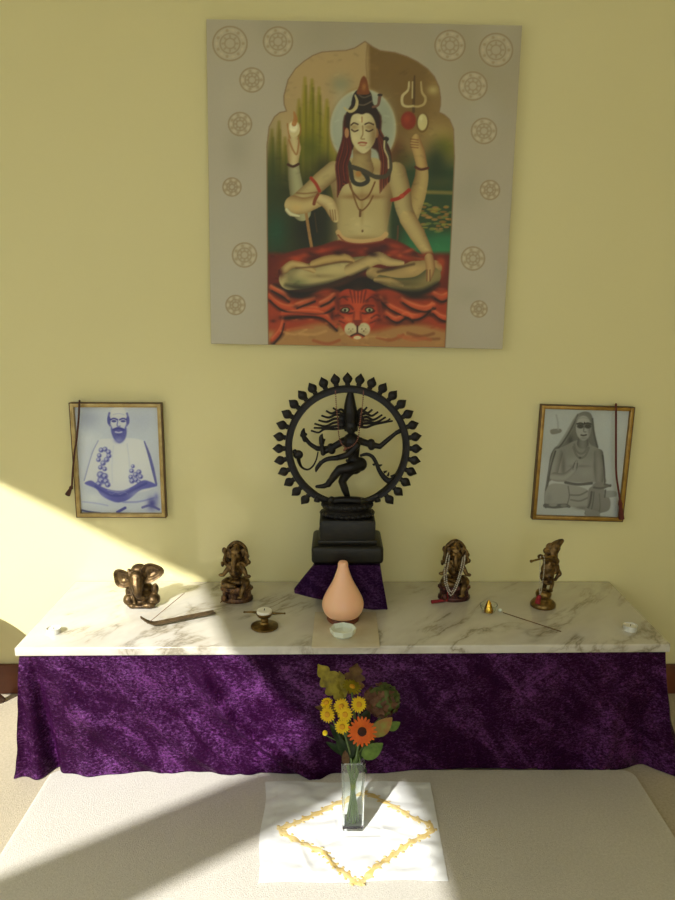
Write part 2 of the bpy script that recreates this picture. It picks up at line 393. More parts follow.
    # near arm on the left, bent over a crutch
    p.line([(306, 212), (309, 232), (312.5, 252)], 1.5, (150, 112, 66), 0.8); p.line([(314.5, 213), (317, 232)], 0.8, (80, 52, 28), 0.8, 0.6)
    p.limb([(334, 170), (322, 180), (309, 192), (296, 203)], [9, 9, 8.5, 8], SKIN, SKD, -0.1)
    p.limb([(294, 205), (304, 205.5), (316, 202), (322, 200)], [9.5, 8, 6.2, 5], (190, 168, 118), (112, 74, 36), -0.1)
    p.soft(296, 208, 6, 4, (200, 166, 106), 0.6); p.limb([(287, 210), (291, 214), (299, 216)], [2, 2.2, 1], (206, 202, 168), (140, 124, 86), 0)
    p.limb([(320, 199), (328, 203), (333, 212), (335.5, 219)], [5, 6.5, 5.5, 3.5], (196, 178, 132), (120, 82, 44), 0.1)
    for k in range(3): p.line([(330 + k * 2.4, 210), (331.5 + k * 2.2, 220)], 0.6, (118, 82, 46), 0.8, 0.7, False)
    p.line([(297, 193), (306, 193.5), (318, 192)], 0.7, (110, 70, 36), 1.2, 0.7)
    p.line([(311, 178), (316, 184), (319.5, 191)], 1.6, (150, 48, 26), 0.9); p.line([(314, 204), (315, 200), (318, 194.5)], 1.6, (120, 58, 28), 0.9)
    # near arm on the right, hand on the knee
    p.limb([(396, 172), (401, 190), (404, 208), (409, 220)], [10, 9.5, 8.5, 8], SKIN, SKD, -0.25)
    p.limb([(408, 219), (417, 234), (425, 248), (429, 256)], [8.5, 8, 6, 4.8], (184, 162, 112), (110, 76, 40), -0.15)
    p.limb([(429, 256), (430.5, 266), (428.5, 277)], [5, 5.2, 2.5], (176, 142, 92), (104, 64, 34), -0.1)
    p.line([(426, 268), (426.5, 280)], 0.6, (96, 56, 30), 0.8, 0.7, False); p.line([(430, 268), (430, 279)], 0.6, (96, 56, 30), 0.8, 0.7, False)
    p.line([(392, 200), (400, 197.5), (409, 190)], 1.8, (152, 44, 26), 0.9); p.ell(402, 196, 2.6, 2.2, (176, 66, 40), 0, 0.3)
    p.line([(398, 226), (397.5, 238), (396, 244)], 0.8, (120, 62, 38), 0.8, 0.6)
    # neck and necklaces, serpent
    p.limb([(362, 150), (362, 160), (362, 168)], [9, 9, 12], (164, 142, 96), (104, 74, 42), -0.2); p.soft(362, 152, 9, 3, (104, 72, 40), 0.7)
    p.line([(348, 168), (350, 186), (357, 197), (362, 200), (369, 195), (375, 182)], 0.8, (108, 70, 34), 0.8); p.line([(350, 182), (355, 200), (360.5, 210.5), (368, 205), (373, 196)], 0.8, (116, 80, 40), 0.8); p.line([(360.3, 210), (360, 216)], 1.2, (104, 72, 38), 0.8, 1, False)
    p.line([(345, 146), (345.5, 156), (350, 166), (353, 181), (361, 184.5), (368, 180), (362, 171), (352, 167)], 2.2, (52, 50, 40), 0.9); p.line([(353, 167), (364, 171), (376, 177), (386, 176), (390.5, 168), (389, 156), (385, 147), (386, 139)], [2, 2.2, 2.2, 2.0, 1.8, 1.6, 1.5, 2.2], (66, 60, 46), 0.9); p.line([(378, 175.5), (387, 174), (389.5, 166), (387.5, 154)], 0.7, (172, 160, 120), 0.8, 0.7)
    p.ell(386, 139, 3, 2.2, (46, 38, 28), 0, 0.3); p.line([(384.5, 141), (384.5, 149), (388, 156)], 0.8, (206, 192, 150), 0.8, 0.8); p.ell(358.5, 174, 3, 3, (166, 118, 60), 0, 0.4)
    for k in range(9):
        x = 335.5 + k * 1.25; p.line([(347 - k * .1, 132), (x + 5, 150), (x + 1, 166), (x + 2.5, 182), (x + 2 - k * .3, 197 - k * 2.2)], [1.0, 1.3, 1.4, 1.3, .5], [(92, 28, 18), (60, 20, 14), (120, 42, 26), (44, 18, 14)][k % 4], 1.0, 0.85)
    for k in range(8):
        x = 381 + k * 1.2; p.line([(378 + k * .1, 132), (x - 1, 148), (x + 1, 164), (x - .5, 180), (x - 1, 193 - k * 1.6)], [1.0, 1.2, 1.3, 1.2, .5], [(110, 44, 26), (64, 24, 16), (132, 60, 34), (48, 20, 14)][k % 4], 1.0, 0.8)
    p.line([(376, 177), (386, 176), (390.5, 168), (389, 156), (385, 147), (386, 139)], [2.2, 2.0, 1.8, 1.6, 1.5, 2.2], (66, 60, 46), 0.9); p.ell(386, 139, 3, 2.2, (46, 38, 28), 0, 0.3); p.line([(384.5, 141), (384.5, 149), (388, 158), (388.5, 168)], 0.8, (206, 192, 150), 0.8, 0.8)
    # head
    p.poly([(347, 130), (346, 120), (347, 112), (352, 104), (357, 100), (368, 100), (375, 106), (379, 114), (379, 128), (377, 134), (349, 134)], (38, 22, 16), 1.2)
    p.ell(346.8, 133, 2.2, 5, (170, 122, 84), 0, 0.3); p.ell(376.5, 133, 2, 5, (140, 100, 62), 0, 0.3)
    p.poly([(350, 124), (352, 116), (357, 113.5), (362, 114.5), (367, 113), (372, 116), (375.5, 124), (376, 134), (374, 143), (369, 150), (363.5, 153.5), (358, 150.5), (352.5, 143), (350.4, 134)], (198, 186, 148), 1.2)
    fm = p.m_poly([(350, 124), (352, 116), (362, 114), (372, 116), (375.5, 124), (376, 134), (374, 143), (369, 150), (363.5, 153.5), (358, 150.5), (352.5, 143)], 1.2); p.clip = fm * am
    p.soft(374, 135, 5, 16, (122, 94, 56), 0.75); p.soft(354, 127, 5, 3, (140, 108, 66), 0.6); p.soft(369, 127, 5, 3, (130, 98, 58), 0.6); p.soft(361, 119, 5, 5, (214, 204, 168), 0.6); p.soft(355, 138, 4, 4, (212, 200, 160), 0.6)
    p.line([(351.2, 125), (354, 123), (358, 124.4)], 0.7, (60, 38, 20), 0.8); p.line([(365, 124.3), (369, 122.8), (373.6, 124.6)], 0.7, (60, 38, 20), 0.8)
    p.line([(351.5, 129.6), (354.5, 131.4), (358, 130.2)], 0.7, (66, 42, 24), 0.8); p.line([(366, 130.2), (369, 131.4), (372.8, 129.6)], 0.7, (66, 42, 24), 0.8)
    p.line([(362.6, 126), (362.8, 134), (361, 138.6), (364.4, 139)], 0.6, (130, 98, 58), 1.0, 0.8); p.line([(358.5, 143.2), (361, 142.4), (364, 142.6), (366.5, 143)], 0.8, (148, 72, 50), 0.8); p.line([(360, 145), (363, 145.6), (365.6, 144.8)], 0.8, (176, 118, 88), 0.8, 0.8)
    p.line([(362, 117), (362, 122)], 0.7, (150, 92, 60), 0.8, 0.7, False); p.soft(362.5, 149, 4, 2, (206, 194, 154), 0.5)
    p.clip = am
    # topknot, moon, little snake
    p.poly([(352, 108), (352, 99), (355, 92), (360, 89), (366, 89), (371, 93), (372.5, 101), (373, 108), (362, 112)], (36, 28, 24), 1.2)
    p.poly([(357, 94), (359, 86), (361, 79), (364, 76), (367, 80), (368.5, 88), (369, 94)], (116, 62, 26), 1.2); p.soft(364, 87, 2.5, 4, (168, 112, 56), 0.8); p.line([(359, 95), (364, 97.5), (371, 95)], 0.7, (98, 84, 70), 0.8, 0.8); p.line([(357, 104), (364, 105), (372, 101)], 0.7, (110, 96, 80), 0.8, 0.8)
    p.line([(344, 107.5), (350, 111.5), (355.5, 108), (357, 101), (355, 95)], [0.6, 1.4, 1.8, 1.3, 0.6], (186, 172, 126), 0.8)
    p.line([(373, 107), (378, 105), (379.5, 98), (380, 95)], [1.2, 1.3, 1.6, 1.8], (110, 76, 62), 0.8); p.ell(380, 95, 2.6, 1.4, (48, 36, 30), 0, 0.4)
    # waist cloth and rug
    p.lay(np.clip((V - 250) / 6, 0, 1) * np.clip((V - 252 + np.abs(U - 360) * 0.06) / 6, 0, 1), (96, 30, 16))
    p.poly([(276, 262), (296, 250), (318, 246), (340, 240), (362, 243), (386, 238), (404, 244), (424, 256), (446, 262), (446, 300), (270, 300)], (98, 32, 18), 2)
    for (x, y, rx, ry, c, a, r) in ((303, 256, 12, 3, (164, 60, 28), .8, -.3), (330, 249, 14, 3, (140, 44, 24), .8, -.15), (346, 252, 10, 4, (58, 20, 18), .7, 0), (378, 250, 12, 4, (54, 18, 18), .8, .1), (395, 246, 10, 3, (170, 62, 34), .7, .2), (403, 257, 14, 3, (158, 58, 32), .8, .25), (362, 252, 6, 4, (150, 50, 28), .7, 0), (316, 259, 8, 3, (50, 16, 14), .7, 0), (420, 258, 10, 2.5, (178, 88, 52), .7, .3), (284, 264, 9, 5, (132, 44, 22), .7, -.5), (440, 268, 5, 10, (176, 74, 38), .8, 0)):
        p.soft(x, y, rx, ry, c, a, r)
    p.line([(338, 232), (342, 238), (352, 241), (366, 241.5), (380, 239), (386, 234)], 2.4, (196, 160, 110), 1.0, 0.9); p.line([(338, 235), (346, 242), (362, 244), (384, 241)], 0.8, (120, 48, 30), 0.8, 0.8)
    p.poly([(274, 285), (300, 291), (340, 285), (362, 276), (395, 284), (442, 292), (446, 304), (270, 304)], (22, 16, 12), 5)
    # legs
    p.limb([(434, 268), (414, 273), (392, 278), (372, 273)], [8, 12, 9, 6], (168, 140, 92), (66, 58, 34), -0.25, k=0.9)
    p.limb([(432, 276), (418, 284), (398, 284), (380, 279)], [9, 8, 6, 4], (132, 116, 72), (48, 54, 34), 0.2, k=0.8); p.limb([(376, 280), (390, 281.5), (402, 285)], [2.5, 4, 2], (182, 156, 104), (104, 76, 40), 0)
    p.limb([(290, 279), (302, 277), (325, 272), (346, 267), (366, 262)], [11, 12, 12, 9, 6], (184, 166, 118), (72, 66, 40), -0.25, k=0.85)
    p.limb([(284, 270), (293, 264), (306, 267), (314, 271)], [4, 4, 3.5, 2], (186, 160, 108), (120, 84, 46), 0); p.limb([(314, 264), (326, 260), (344, 258), (352, 261)], [4, 4.5, 4.5, 3], (180, 150, 96), (104, 70, 36), 0)
    p.limb([(350, 270), (366, 263), (378, 258), (390, 262), (402, 263)], [6, 6, 6.5, 4.5, 2.5], (188, 164, 114), (96, 68, 36), -0.2); p.soft(298, 283, 10, 6, (88, 96, 60), 0.7); p.soft(302, 273, 6, 7, (198, 180, 130), 0.5); p.soft(334, 268, 10, 4, (200, 182, 130), 0.5)
    p.soft(414, 270, 9, 5, (196, 162, 110), 0.6); p.soft(372, 283, 16, 3, (26, 18, 12), 0.6); p.soft(388, 269, 10, 2, (56, 36, 20), 0.7, -0.2)
    p.limb([(429, 258), (430.5, 268), (428.5, 279)], [4.6, 4.8, 2.5], (180, 144, 96), (104, 64, 34), -0.1)
    for k in range(2): p.line([(427 + k * 3, 270), (427 + k * 3, 281)], 0.6, (96, 56, 30), 0.8, 0.7, False)
    p.line([(286, 285), (304, 288), (330, 284), (352, 277), (368, 268)], [1.5, 3, 3, 2.4, 1], (34, 30, 20), 4, 0.75); p.line([(372, 286), (396, 291), (420, 292), (438, 284)], [1.5, 3, 3, 2], (30, 28, 18), 4, 0.75)
    p.line([(296, 268), (316, 266.5), (340, 262), (352, 262)], 0.9, (84, 54, 30), 1.6, 0.7); p.line([(378, 272), (392, 269), (414, 264)], 1.2, (60, 40, 22), 2, 0.7); p.soft(290, 279, 5, 7, (96, 92, 62), 0.5); p.soft(322, 276, 16, 2.5, (112, 92, 56), 0.5); p.soft(405, 284, 16, 3, (74, 66, 40), 0.6)
    for (x, y, rx, ry, c) in ((296, 259, 7, 2.5, (176, 62, 30)), (312, 254, 6, 2.5, (58, 20, 14)), (322, 251, 7, 2, (170, 58, 30)), (338, 253, 5, 2.5, (40, 14, 14)), (352, 250, 6, 2, (120, 36, 24)), (372, 254, 7, 3, (36, 14, 16)), (384, 247, 5, 3, (58, 24, 34)), (394, 252, 7, 2.5, (168, 60, 36)), (408, 251, 7, 2, (176, 74, 46)), (416, 256, 7, 1.6, (70, 26, 18)), (280, 272, 4, 6, (70, 24, 14)), (441, 262, 4, 4, (168, 66, 34))):
        p.soft(x, y, rx, ry, c, 0.85, rr.uniform(-.3, .3))
    # the skin spread on the ground
    gm = np.clip((V - (291 + 4 * np.sin(U * 0.11))) / 4, 0, 1); p.lay(gm, (152, 52, 22))
    p.lay(np.clip((V - (324 + 4 * np.sin(U * 0.07 + 1))) / 7, 0, 1), (164, 118, 70))
    folds = (([(269, 296), (282, 306), (300, 308), (322, 309), (333, 304)], [2, 3, 4, 4, 2], (190, 72, 34)), ([(271, 287), (282, 293), (288, 298)], [2, 3, 2], (196, 104, 70)), ([(296, 305), (306, 301), (314, 298)], [1.5, 2.5, 1], (206, 116, 78)), ([(320, 303), (328, 299), (334, 294)], [1, 2.6, 1.2], (206, 116, 78)), ([(282, 314), (302, 312), (322, 314), (336, 326)], [2, 3.5, 4, 2], (186, 66, 32)),
             ([(283, 319), (280, 330), (272, 340)], [2, 4, 2], (176, 66, 34)), ([(380, 298), (390, 306), (402, 312), (414, 316), (424, 312), (432, 304)], [1.5, 2.6, 3, 3, 3, 2], (200, 82, 44)), ([(402, 299), (412, 305), (424, 308), (434, 305)], [1.5, 3, 3, 1.5], (204, 96, 56)), ([(386, 313), (396, 319), (406, 314), (412, 318)], [2, 3, 2.5, 2], (196, 84, 48)), ([(434, 294), (441, 297), (447, 295)], [2, 4, 3], (196, 84, 46)), ([(432, 310), (440, 316), (447, 318)], [2, 3, 3], (190, 78, 44)))
    for pts, w, c in folds:
        p.line([(a, b + 3.4) for a, b in pts], [q * .9 for q in w], (44, 18, 10), 4, 0.8); p.line(pts, w, c, 3.2, 0.85); p.line([(a, b + .5) for a, b in pts], [q * .5 for q in w], (150, 44, 20), 2.4, 0.5); p.line([(a, b - max(w) * 0.5) for a, b in pts], 0.6, (214, 132, 92), 1.8, 0.6)
    for k in range(16):
        x, y = rr.uniform(272, 440), rr.uniform(323, 342); p.line([(x, y), (x + 14, y - rr.uniform(-4, 4)), (x + 26, y + rr.uniform(-3, 5))], rr.uniform(0.7, 1.8), [(150, 66, 34), (190, 146, 92), (112, 60, 32), (176, 92, 52)][k % 4], 1.6, 0.6)
    p.soft(290, 318, 12, 3, (46, 20, 12), 0.8); p.soft(332, 316, 3, 8, (52, 16, 10), 0.7); p.soft(384, 304, 4, 9, (48, 16, 10), 0.8); p.soft(400, 323, 26, 2.5, (90, 38, 20), 0.7); p.soft(300, 296, 24, 4, (20, 14, 12), 0.8); p.soft(420, 297, 20, 3.5, (20, 14, 12), 0.7)
    for pts, w, c in folds:
        p.line([(a + 1, b + max(w) * .9 + 1.2) for a, b in pts], 0.8, (26, 12, 8), 1.4, 0.85)
        p.line([(a, b + .2) for a, b in pts], [q * .45 for q in w], (214, 92, 50), 2, 0.45)
    # the animal's head
    p.poly([(337, 300), (341, 292), (348, 289), (358, 291), (367, 289), (375, 292), (380, 300), (381, 312), (376, 321), (370, 331), (364, 337), (357, 339), (350, 337), (344, 331), (339, 321), (336, 311)], (172, 56, 26), 1.8)
    for (x, y, rx, ry, c, a) in ((358, 303, 8, 13, (196, 78, 38), .7), (344, 299, 4, 6, (124, 36, 16), .6), (372, 299, 4, 6, (124, 36, 16), .6), (338.5, 308, 2.5, 10, (80, 26, 14), .7), (379.5, 308, 2.5, 10, (80, 26, 14), .7), (346, 318, 6, 3, (206, 96, 54), .7), (371, 317, 6, 3, (206, 96, 54), .7), (357, 318, 3.5, 7, (190, 82, 44), .8)): p.soft(x, y, rx, ry, c, a)
    for k in range(5):
        x = 350 + k * 4; p.line([(x, 290.5), (x + (358 - x) * 0.2, 297), (x + (358 - x) * 0.35, 303)], [0.9, 1.1, 0.4], (92, 26, 14), 0.9, 0.7)
    for s in (-1, 1):
        x = 357.3 + s * 12.2; p.ell(x, 310.2, 5, 3.2, (60, 24, 14), s * 0.2, 0.3); p.ell(x, 310.2, 3.4, 2.1, (150, 152, 120), s * 0.2, 0.3); p.ell(x, 310.2, 1.2, 1.5, (30, 26, 20), 0, 0.4)
        p.ell(357.3 + s * 6.6, 329.3, 6.3, 6.6, (196, 184, 150), 0, 0.25); p.soft(357.3 + s * 7, 332.5, 5, 2.5, (156, 128, 92), 0.6)
        for k in range(3): p.ell(357.3 + s * (4.5 + 2 * k), 329 + k % 2 * 2, 0.6, 0.6, (96, 62, 40), 0, 0.6)
    for s in (-1, 1):
        x = 357.3
        p.line([(x + s * 5, 313), (x + s * 9, 313.5), (x + s * 17, 311)], 0.9, (58, 20, 12), 1.4, 0.8); p.line([(x + s * 4.5, 309), (x + s * 8, 305.6), (x + s * 16, 306)], 1.2, (84, 26, 14), 1.6, 0.8)
        p.line([(x + s * 10, 300), (x + s * 14, 297), (x + s * 18, 299)], 0.8, (70, 22, 12), 1.2, 0.7); p.line([(x + s * 14, 318), (x + s * 19, 315), (x + s * 22, 316)], 0.9, (74, 24, 14), 1.4, 0.7); p.line([(x + s * 13, 323), (x + s * 18, 321)], 0.8, (84, 30, 16), 1.2, 0.7, False)
        p.line([(x + s * 3.2, 312), (x + s * 3.6, 318), (x + s * 4.5, 322)], 0.8, (104, 34, 18), 1.6, 0.7); p.soft(x + s * 20, 300, 3, 8, (70, 24, 14), 0.6); p.soft(x + s * 8, 320, 4, 2.5, (214, 110, 64), 0.6)
    p.poly([(353, 320), (362, 320), (360, 325), (357.4, 327), (354.8, 325)], (120, 44, 30), 0.9, False); p.line([(357.4, 326), (357.4, 333)], 0.8, (58, 30, 20), 0.8, 1, False); p.line([(351, 336), (357.4, 333.5), (364, 336)], 0.9, (70, 36, 24), 0.9); p.ell(357.4, 337.6, 4, 1.8, (204, 188, 150), 0, 0.4)
    for _ in range(520):
        x, y = rr.uniform(268, 452), rr.uniform(45, 346); a = rr.uniform(-.6, .6); L_ = rr.uniform(2, 6)
        p.mul(p.m_line([(x, y), (x + L_ * math.cos(a), y + L_ * math.sin(a))], rr.uniform(.5, 1.3), 1.6, False) * 0.5, [rr.uniform(.84, 1.14)] * 3)
    for _ in range(60):
        x, y = rr.uniform(272, 444), rr.uniform(248, 322)
        m_ = p.C[:, 0] - p.C[:, 1]; dx = np.exp(-(((p.X - x) / rr.uniform(2, 5)) ** 2 + ((p.Y - y) / rr.uniform(1, 2.2)) ** 2)) * (m_ > 55)
        p.lay(dx * 0.6, [(44, 16, 10), (190, 90, 46), (60, 20, 14), (150, 60, 28)][_ % 4])
    p.mul(np.ones(U.size), (0.97, 0.98, 0.92))
    p.clip = None
    p.line([(367.5, 45), (366, 60), (367, 78)], 0.6, (120, 92, 54), 0.9, 0.5)
    p.grain(0.012, 1.4, 1.4)
    return p.C

def paint_blue_portrait(U, V):
    p = Painter((U - 50) * 5.192, (V - 390) * 5.192, (196, 200, 202))
    INK, MID, PALE = (66, 66, 142), (128, 132, 178), (214, 214, 206)
    p.soft(200, 150, 60, 60, (164, 168, 180), 0.8); p.soft(480, 160, 80, 70, (184, 188, 196), 0.8); p.soft(200, 260, 70, 40, (206, 208, 206), 0.8); p.soft(190, 350, 40, 130, (206, 208, 210), 0.7)
    p.poly([(318, 252), (250, 262), (222, 320), (200, 390), (178, 470), (182, 492), (240, 482), (300, 540), (440, 540), (548, 496), (532, 400), (512, 330), (492, 270), (420, 250)], PALE, 8)
    p.line([(490, 268), (514, 335), (534, 410), (552, 490)], [3, 7, 8, 5], (84, 86, 150), 5, 0.9); p.line([(250, 264), (222, 320), (200, 390), (178, 470)], 3, (146, 150, 182), 5, 0.8)
    p.line([(400, 280), (412, 380), (410, 470)], 3, (186, 188, 198), 8, 0.6); p.line([(330, 290), (322, 380), (324, 480)], 3, (190, 192, 200), 8, 0.6)
    # head
    p.ell(355, 150, 50, 64, (206, 206, 202), 0, 0.12); p.soft(350, 112, 36, 22, (218, 218, 208), 0.8); p.ell(306, 158, 9, 22, (84, 86, 152), 0, 0.4); p.ell(404, 158, 9, 22, (84, 86, 152), 0, 0.4); p.line([(308, 120), (303, 150), (312, 184)], 5, (78, 80, 148), 6, 0.8); p.line([(400, 122), (406, 150), (398, 184)], 5, (84, 86, 152), 6, 0.8)
    p.poly([(316, 186), (330, 206), (355, 200), (382, 206), (394, 186), (398, 220), (388, 256), (362, 276), (338, 262), (320, 226)], (92, 94, 160), 8); p.soft(356, 262, 26, 16, (140, 144, 186), 0.8)
    for x in (332, 380):
        p.line([(x - 18, 154), (x, 148), (x + 18, 154)], 4, INK, 4); p.ell(x, 162, 13, 6, (70, 70, 140), 0, 0.4); p.soft(x, 178, 14, 8, (214, 214, 208), 0.7)
    p.line([(352, 160), (349, 186), (364, 188)], 3, (110, 112, 168), 4, 0.8); p.line([(330, 206), (355, 198), (382, 206)], 6, INK, 5); p.line([(340, 218), (356, 221), (372, 218)], 4, (196, 196, 204), 4, 0.9); p.line([(328, 128), (356, 122), (384, 128)], 2, (166, 168, 190), 4, 0.6); p.soft(356, 232, 14, 6, (72, 74, 146), 0.7)
    # flower chain
    for (x, y, r) in ((266, 312, 13), (286, 308, 13), (304, 322, 13), (306, 342, 13), (294, 362, 14), (256, 340, 12), (252, 362, 12), (276, 380, 14), (262, 402, 12), (284, 410, 12), (262, 440, 18), (284, 448, 17), (266, 470, 20), (290, 474, 16), (252, 490, 16), (300, 492, 14),
                      (430, 396, 10), (424, 420, 12), (444, 440, 14), (462, 426, 13), (470, 450, 13), (420, 452, 12), (426, 472, 14), (446, 466, 14), (462, 478, 12)):
        p.ell(x, y, r, r, (104, 106, 166), 0, 0.5, 0.9); p.ell(x - 3, y - 3, r * 0.5, r * 0.5, (190, 192, 204), 0, 0.6, 0.85); p.ell(x + 5, y + 4, r * 0.35, r * 0.35, INK, 0, 0.6, 0.7)
    # lap
    p.poly([(180, 486), (212, 470), (246, 490), (286, 510), (330, 522), (380, 522), (430, 500), (480, 470), (520, 476), (556, 496), (520, 508), (470, 520), (430, 552), (392, 576), (350, 584), (310, 572), (268, 548), (238, 512)], (94, 96, 164), 7)
    p.line([(236, 500), (300, 540), (370, 548), (430, 520), (500, 484)], 6, (70, 72, 146), 8, 0.8); p.line([(300, 520), (360, 530), (410, 514)], 3, (150, 152, 190), 5, 0.8)
    for k in range(14): p.ell(310 + k * 7, 536 + 6 * math.sin(k), 2, 2, (170, 172, 200), 0, 0.6, 0.8)
    p.soft(480, 548, 60, 26, (196, 200, 200), 0.9); p.line([(380, 582), (460, 580), (540, 560)], 4, (132, 136, 180), 7, 0.8); p.soft(230, 560, 50, 26, (210, 212, 208), 0.8); p.line([(170, 580), (240, 588), (300, 600)], 3, (150, 154, 188), 6, 0.6)
    p.soft(530, 590, 26, 34, INK, 0.9); p.soft(552, 556, 12, 20, (120, 122, 174), 0.8); p.line([(480, 610), (520, 600), (566, 620)], 6, (84, 86, 152), 6, 0.9); p.line([(350, 634), (372, 622), (390, 612)], 7, (74, 76, 146), 5); p.line([(150, 620), (200, 632), (262, 640)], 5, (60, 64, 110), 5, 0.9)
    p.grain(0.03, 6, 6)
    return p.C

def paint_grey_portrait(U, V):
    p = Painter((U - 520) * 5.192, (V - 390) * 5.192, (172, 176, 170))
    D, M_, L_ = (52, 52, 46), (106, 106, 98), (150, 150, 140)
    p.soft(500, 200, 70, 120, (180, 184, 180), 0.6)
    p.poly([(160, 206), (210, 202), (212, 220), (166, 230)], (116, 114, 104), 5); p.line([(188, 130), (196, 165), (198, 205)], 4, (146, 148, 142), 6, 0.8)
    # veil
    p.poly([(300, 126), (335, 112), (366, 122), (380, 160), (386, 230), (404, 300), (430, 350), (440, 440), (436, 480), (300, 420), (160, 470), (130, 520), (128, 600), (140, 470), (150, 400), (172, 310), (214, 276), (250, 220), (272, 164)], (104, 104, 96), 6)
    p.line([(302, 126), (272, 180), (240, 240), (204, 290)], [5, 10, 12, 10], (132, 132, 122), 8, 0.8); p.line([(376, 150), (384, 220), (402, 296)], 5, (70, 70, 62), 5, 0.8); p.line([(300, 130), (262, 210), (210, 290), (166, 330), (148, 430), (134, 520)], 4, (66, 66, 60), 5, 0.8); p.soft(262, 262, 16, 30, (60, 60, 54), 0.7)
    # trunk and arms
    p.poly([(290, 262), (240, 286), (196, 310), (176, 360), (160, 440), (182, 474), (250, 476), (300, 480), (380, 480), (440, 478), (430, 380), (410, 310), (370, 286), (345, 262)], (130, 130, 120), 6)
    p.soft(280, 370, 40, 30, (146, 146, 136), 0.7); p.soft(340, 430, 34, 24, (140, 140, 130), 0.7); p.soft(225, 400, 12, 60, (78, 78, 70), 0.7); p.soft(392, 400, 10, 60, (72, 72, 66), 0.8); p.soft(310, 395, 60, 7, (96, 96, 88), 0.6)
    p.limb([(196, 330), (180, 390), (170, 440)], [26, 26, 24], (134, 134, 124), (72, 72, 66), -0.2, 5); p.limb([(178, 450), (230, 452), (272, 420), (292, 392)], [22, 20, 16, 13], (142, 142, 132), (70, 70, 64), -0.2, 5); p.limb([(284, 408), (288, 384), (296, 366)], [12, 10, 4], (136, 136, 126), (70, 70, 64), 0, 4); p.line([(276, 404), (284, 380)], 2, D, 3, 0.7, False); p.line([(296, 404), (300, 380)], 2, D, 3, 0.7, False)
    p.limb([(408, 330), (414, 400), (412, 470)], [24, 24, 20], (122, 122, 112), (62, 62, 56), -0.2, 5)
    p.line([(184, 318), (160, 400), (146, 480), (134, 560), (134, 610)], 4, D, 4, 0.8); p.line([(430, 340), (438, 420), (440, 486)], 4, D, 4, 0.8)
    # head
    p.limb([(326, 250), (326, 276)], [24, 30], (122, 122, 112), (66, 66, 60), 0, 5)
    p.ell(330, 198, 40, 64, (158, 158, 148), 0, 0.12); p.soft(322, 150, 30, 18, (168, 168, 158), 0.7); p.soft(362, 210, 12, 44, (106, 106, 98), 0.7); p.soft(330, 250, 24, 9, (108, 108, 100), 0.5)
    for x in (314, 352):
        p.ell(x, 188, 18, 12, (58, 58, 52), 0, 0.5); p.line([(x - 18, 176), (x, 172), (x + 16, 177)], 4, D, 4)
    p.line([(334, 186), (331, 214), (342, 218)], 3, (96, 96, 88), 4, 0.8); p.line([(318, 234), (330, 236), (344, 233)], 4, (70, 66, 60), 4); p.ell(335, 170, 3, 5, (50, 40, 36), 0, 0.4); p.line([(300, 150), (330, 144), (360, 152)], 2, (130, 130, 120), 4, 0.6)
    # beads
    for pts in ([(282, 282), (290, 312), (312, 330), (336, 322), (352, 288)], [(276, 296), (292, 336), (314, 354), (340, 340), (358, 300)]):
        p.line(pts, 4, (84, 84, 76), 3, 0.8); p.line(pts, 1.5, (160, 160, 150), 3, 0.5)
    p.soft(312, 352, 7, 6, D, 0.8)
    # cloth round the legs
    p.poly([(140, 510), (170, 486), (240, 490), (300, 500), (350, 520), (360, 560), (350, 640), (330, 622), (260, 606), (200, 612), (140, 606), (128, 560)], (140, 140, 130), 6)
    p.line([(236, 480), (300, 490), (372, 484)], 7, (58, 58, 52), 5, 0.9); p.line([(250, 500), (256, 550), (246, 592)], 3, (84, 84, 76), 5, 0.8); p.line([(260, 545), (310, 545), (350, 525)], 4, (84, 84, 76), 6, 0.8); p.line([(264, 570), (310, 576), (350, 560)], 4, (90, 90, 82), 6, 0.8)
    p.poly([(360, 510), (420, 500), (450, 540), (470, 580), (460, 624), (416, 640), (412, 656), (340, 650), (350, 590)], (116, 116, 108), 6); p.line([(372, 530), (362, 590), (340, 640)], 5, D, 4, 0.8); p.line([(384, 530), (376, 600), (360, 646)], 3, (70, 70, 64), 4, 0.8); p.line([(412, 540), (416, 600), (410, 640)], 3, (84, 84, 76), 5, 0.7)
    p.line([(130, 600), (180, 604), (236, 600), (256, 606)], [10, 12, 10, 6], (74, 74, 68), 5, 0.9); p.ell(172, 596, 22, 9, (132, 132, 122), 0, 0.4); p.ell(226, 600, 16, 8, (112, 112, 104), 0, 0.4); p.soft(150, 560, 16, 30, (120, 120, 112), 0.6); p.soft(320, 612, 40, 10, (92, 92, 84), 0.7)
    p.ell(412, 498, 36, 20, (112, 112, 104), 0, 0.3); p.line([(384, 506), (420, 510), (456, 500), (470, 494)], 5, (66, 66, 60), 4, 0.8); p.line([(440, 490), (468, 498)], 6, (70, 70, 64), 4, 0.9, False); p.poly([(440, 526), (496, 526), (498, 552), (446, 556)], (136, 138, 132), 5); p.line([(444, 520), (440, 556)], 4, (60, 60, 54), 4, 0.8, False)
    p.poly([(340, 610), (414, 634), (412, 660), (336, 652)], (126, 126, 118), 5, False)
    p.grain(0.04, 4, 4)
    return p.C
GAIN_P, GAIN_F = 1.22, 1.45
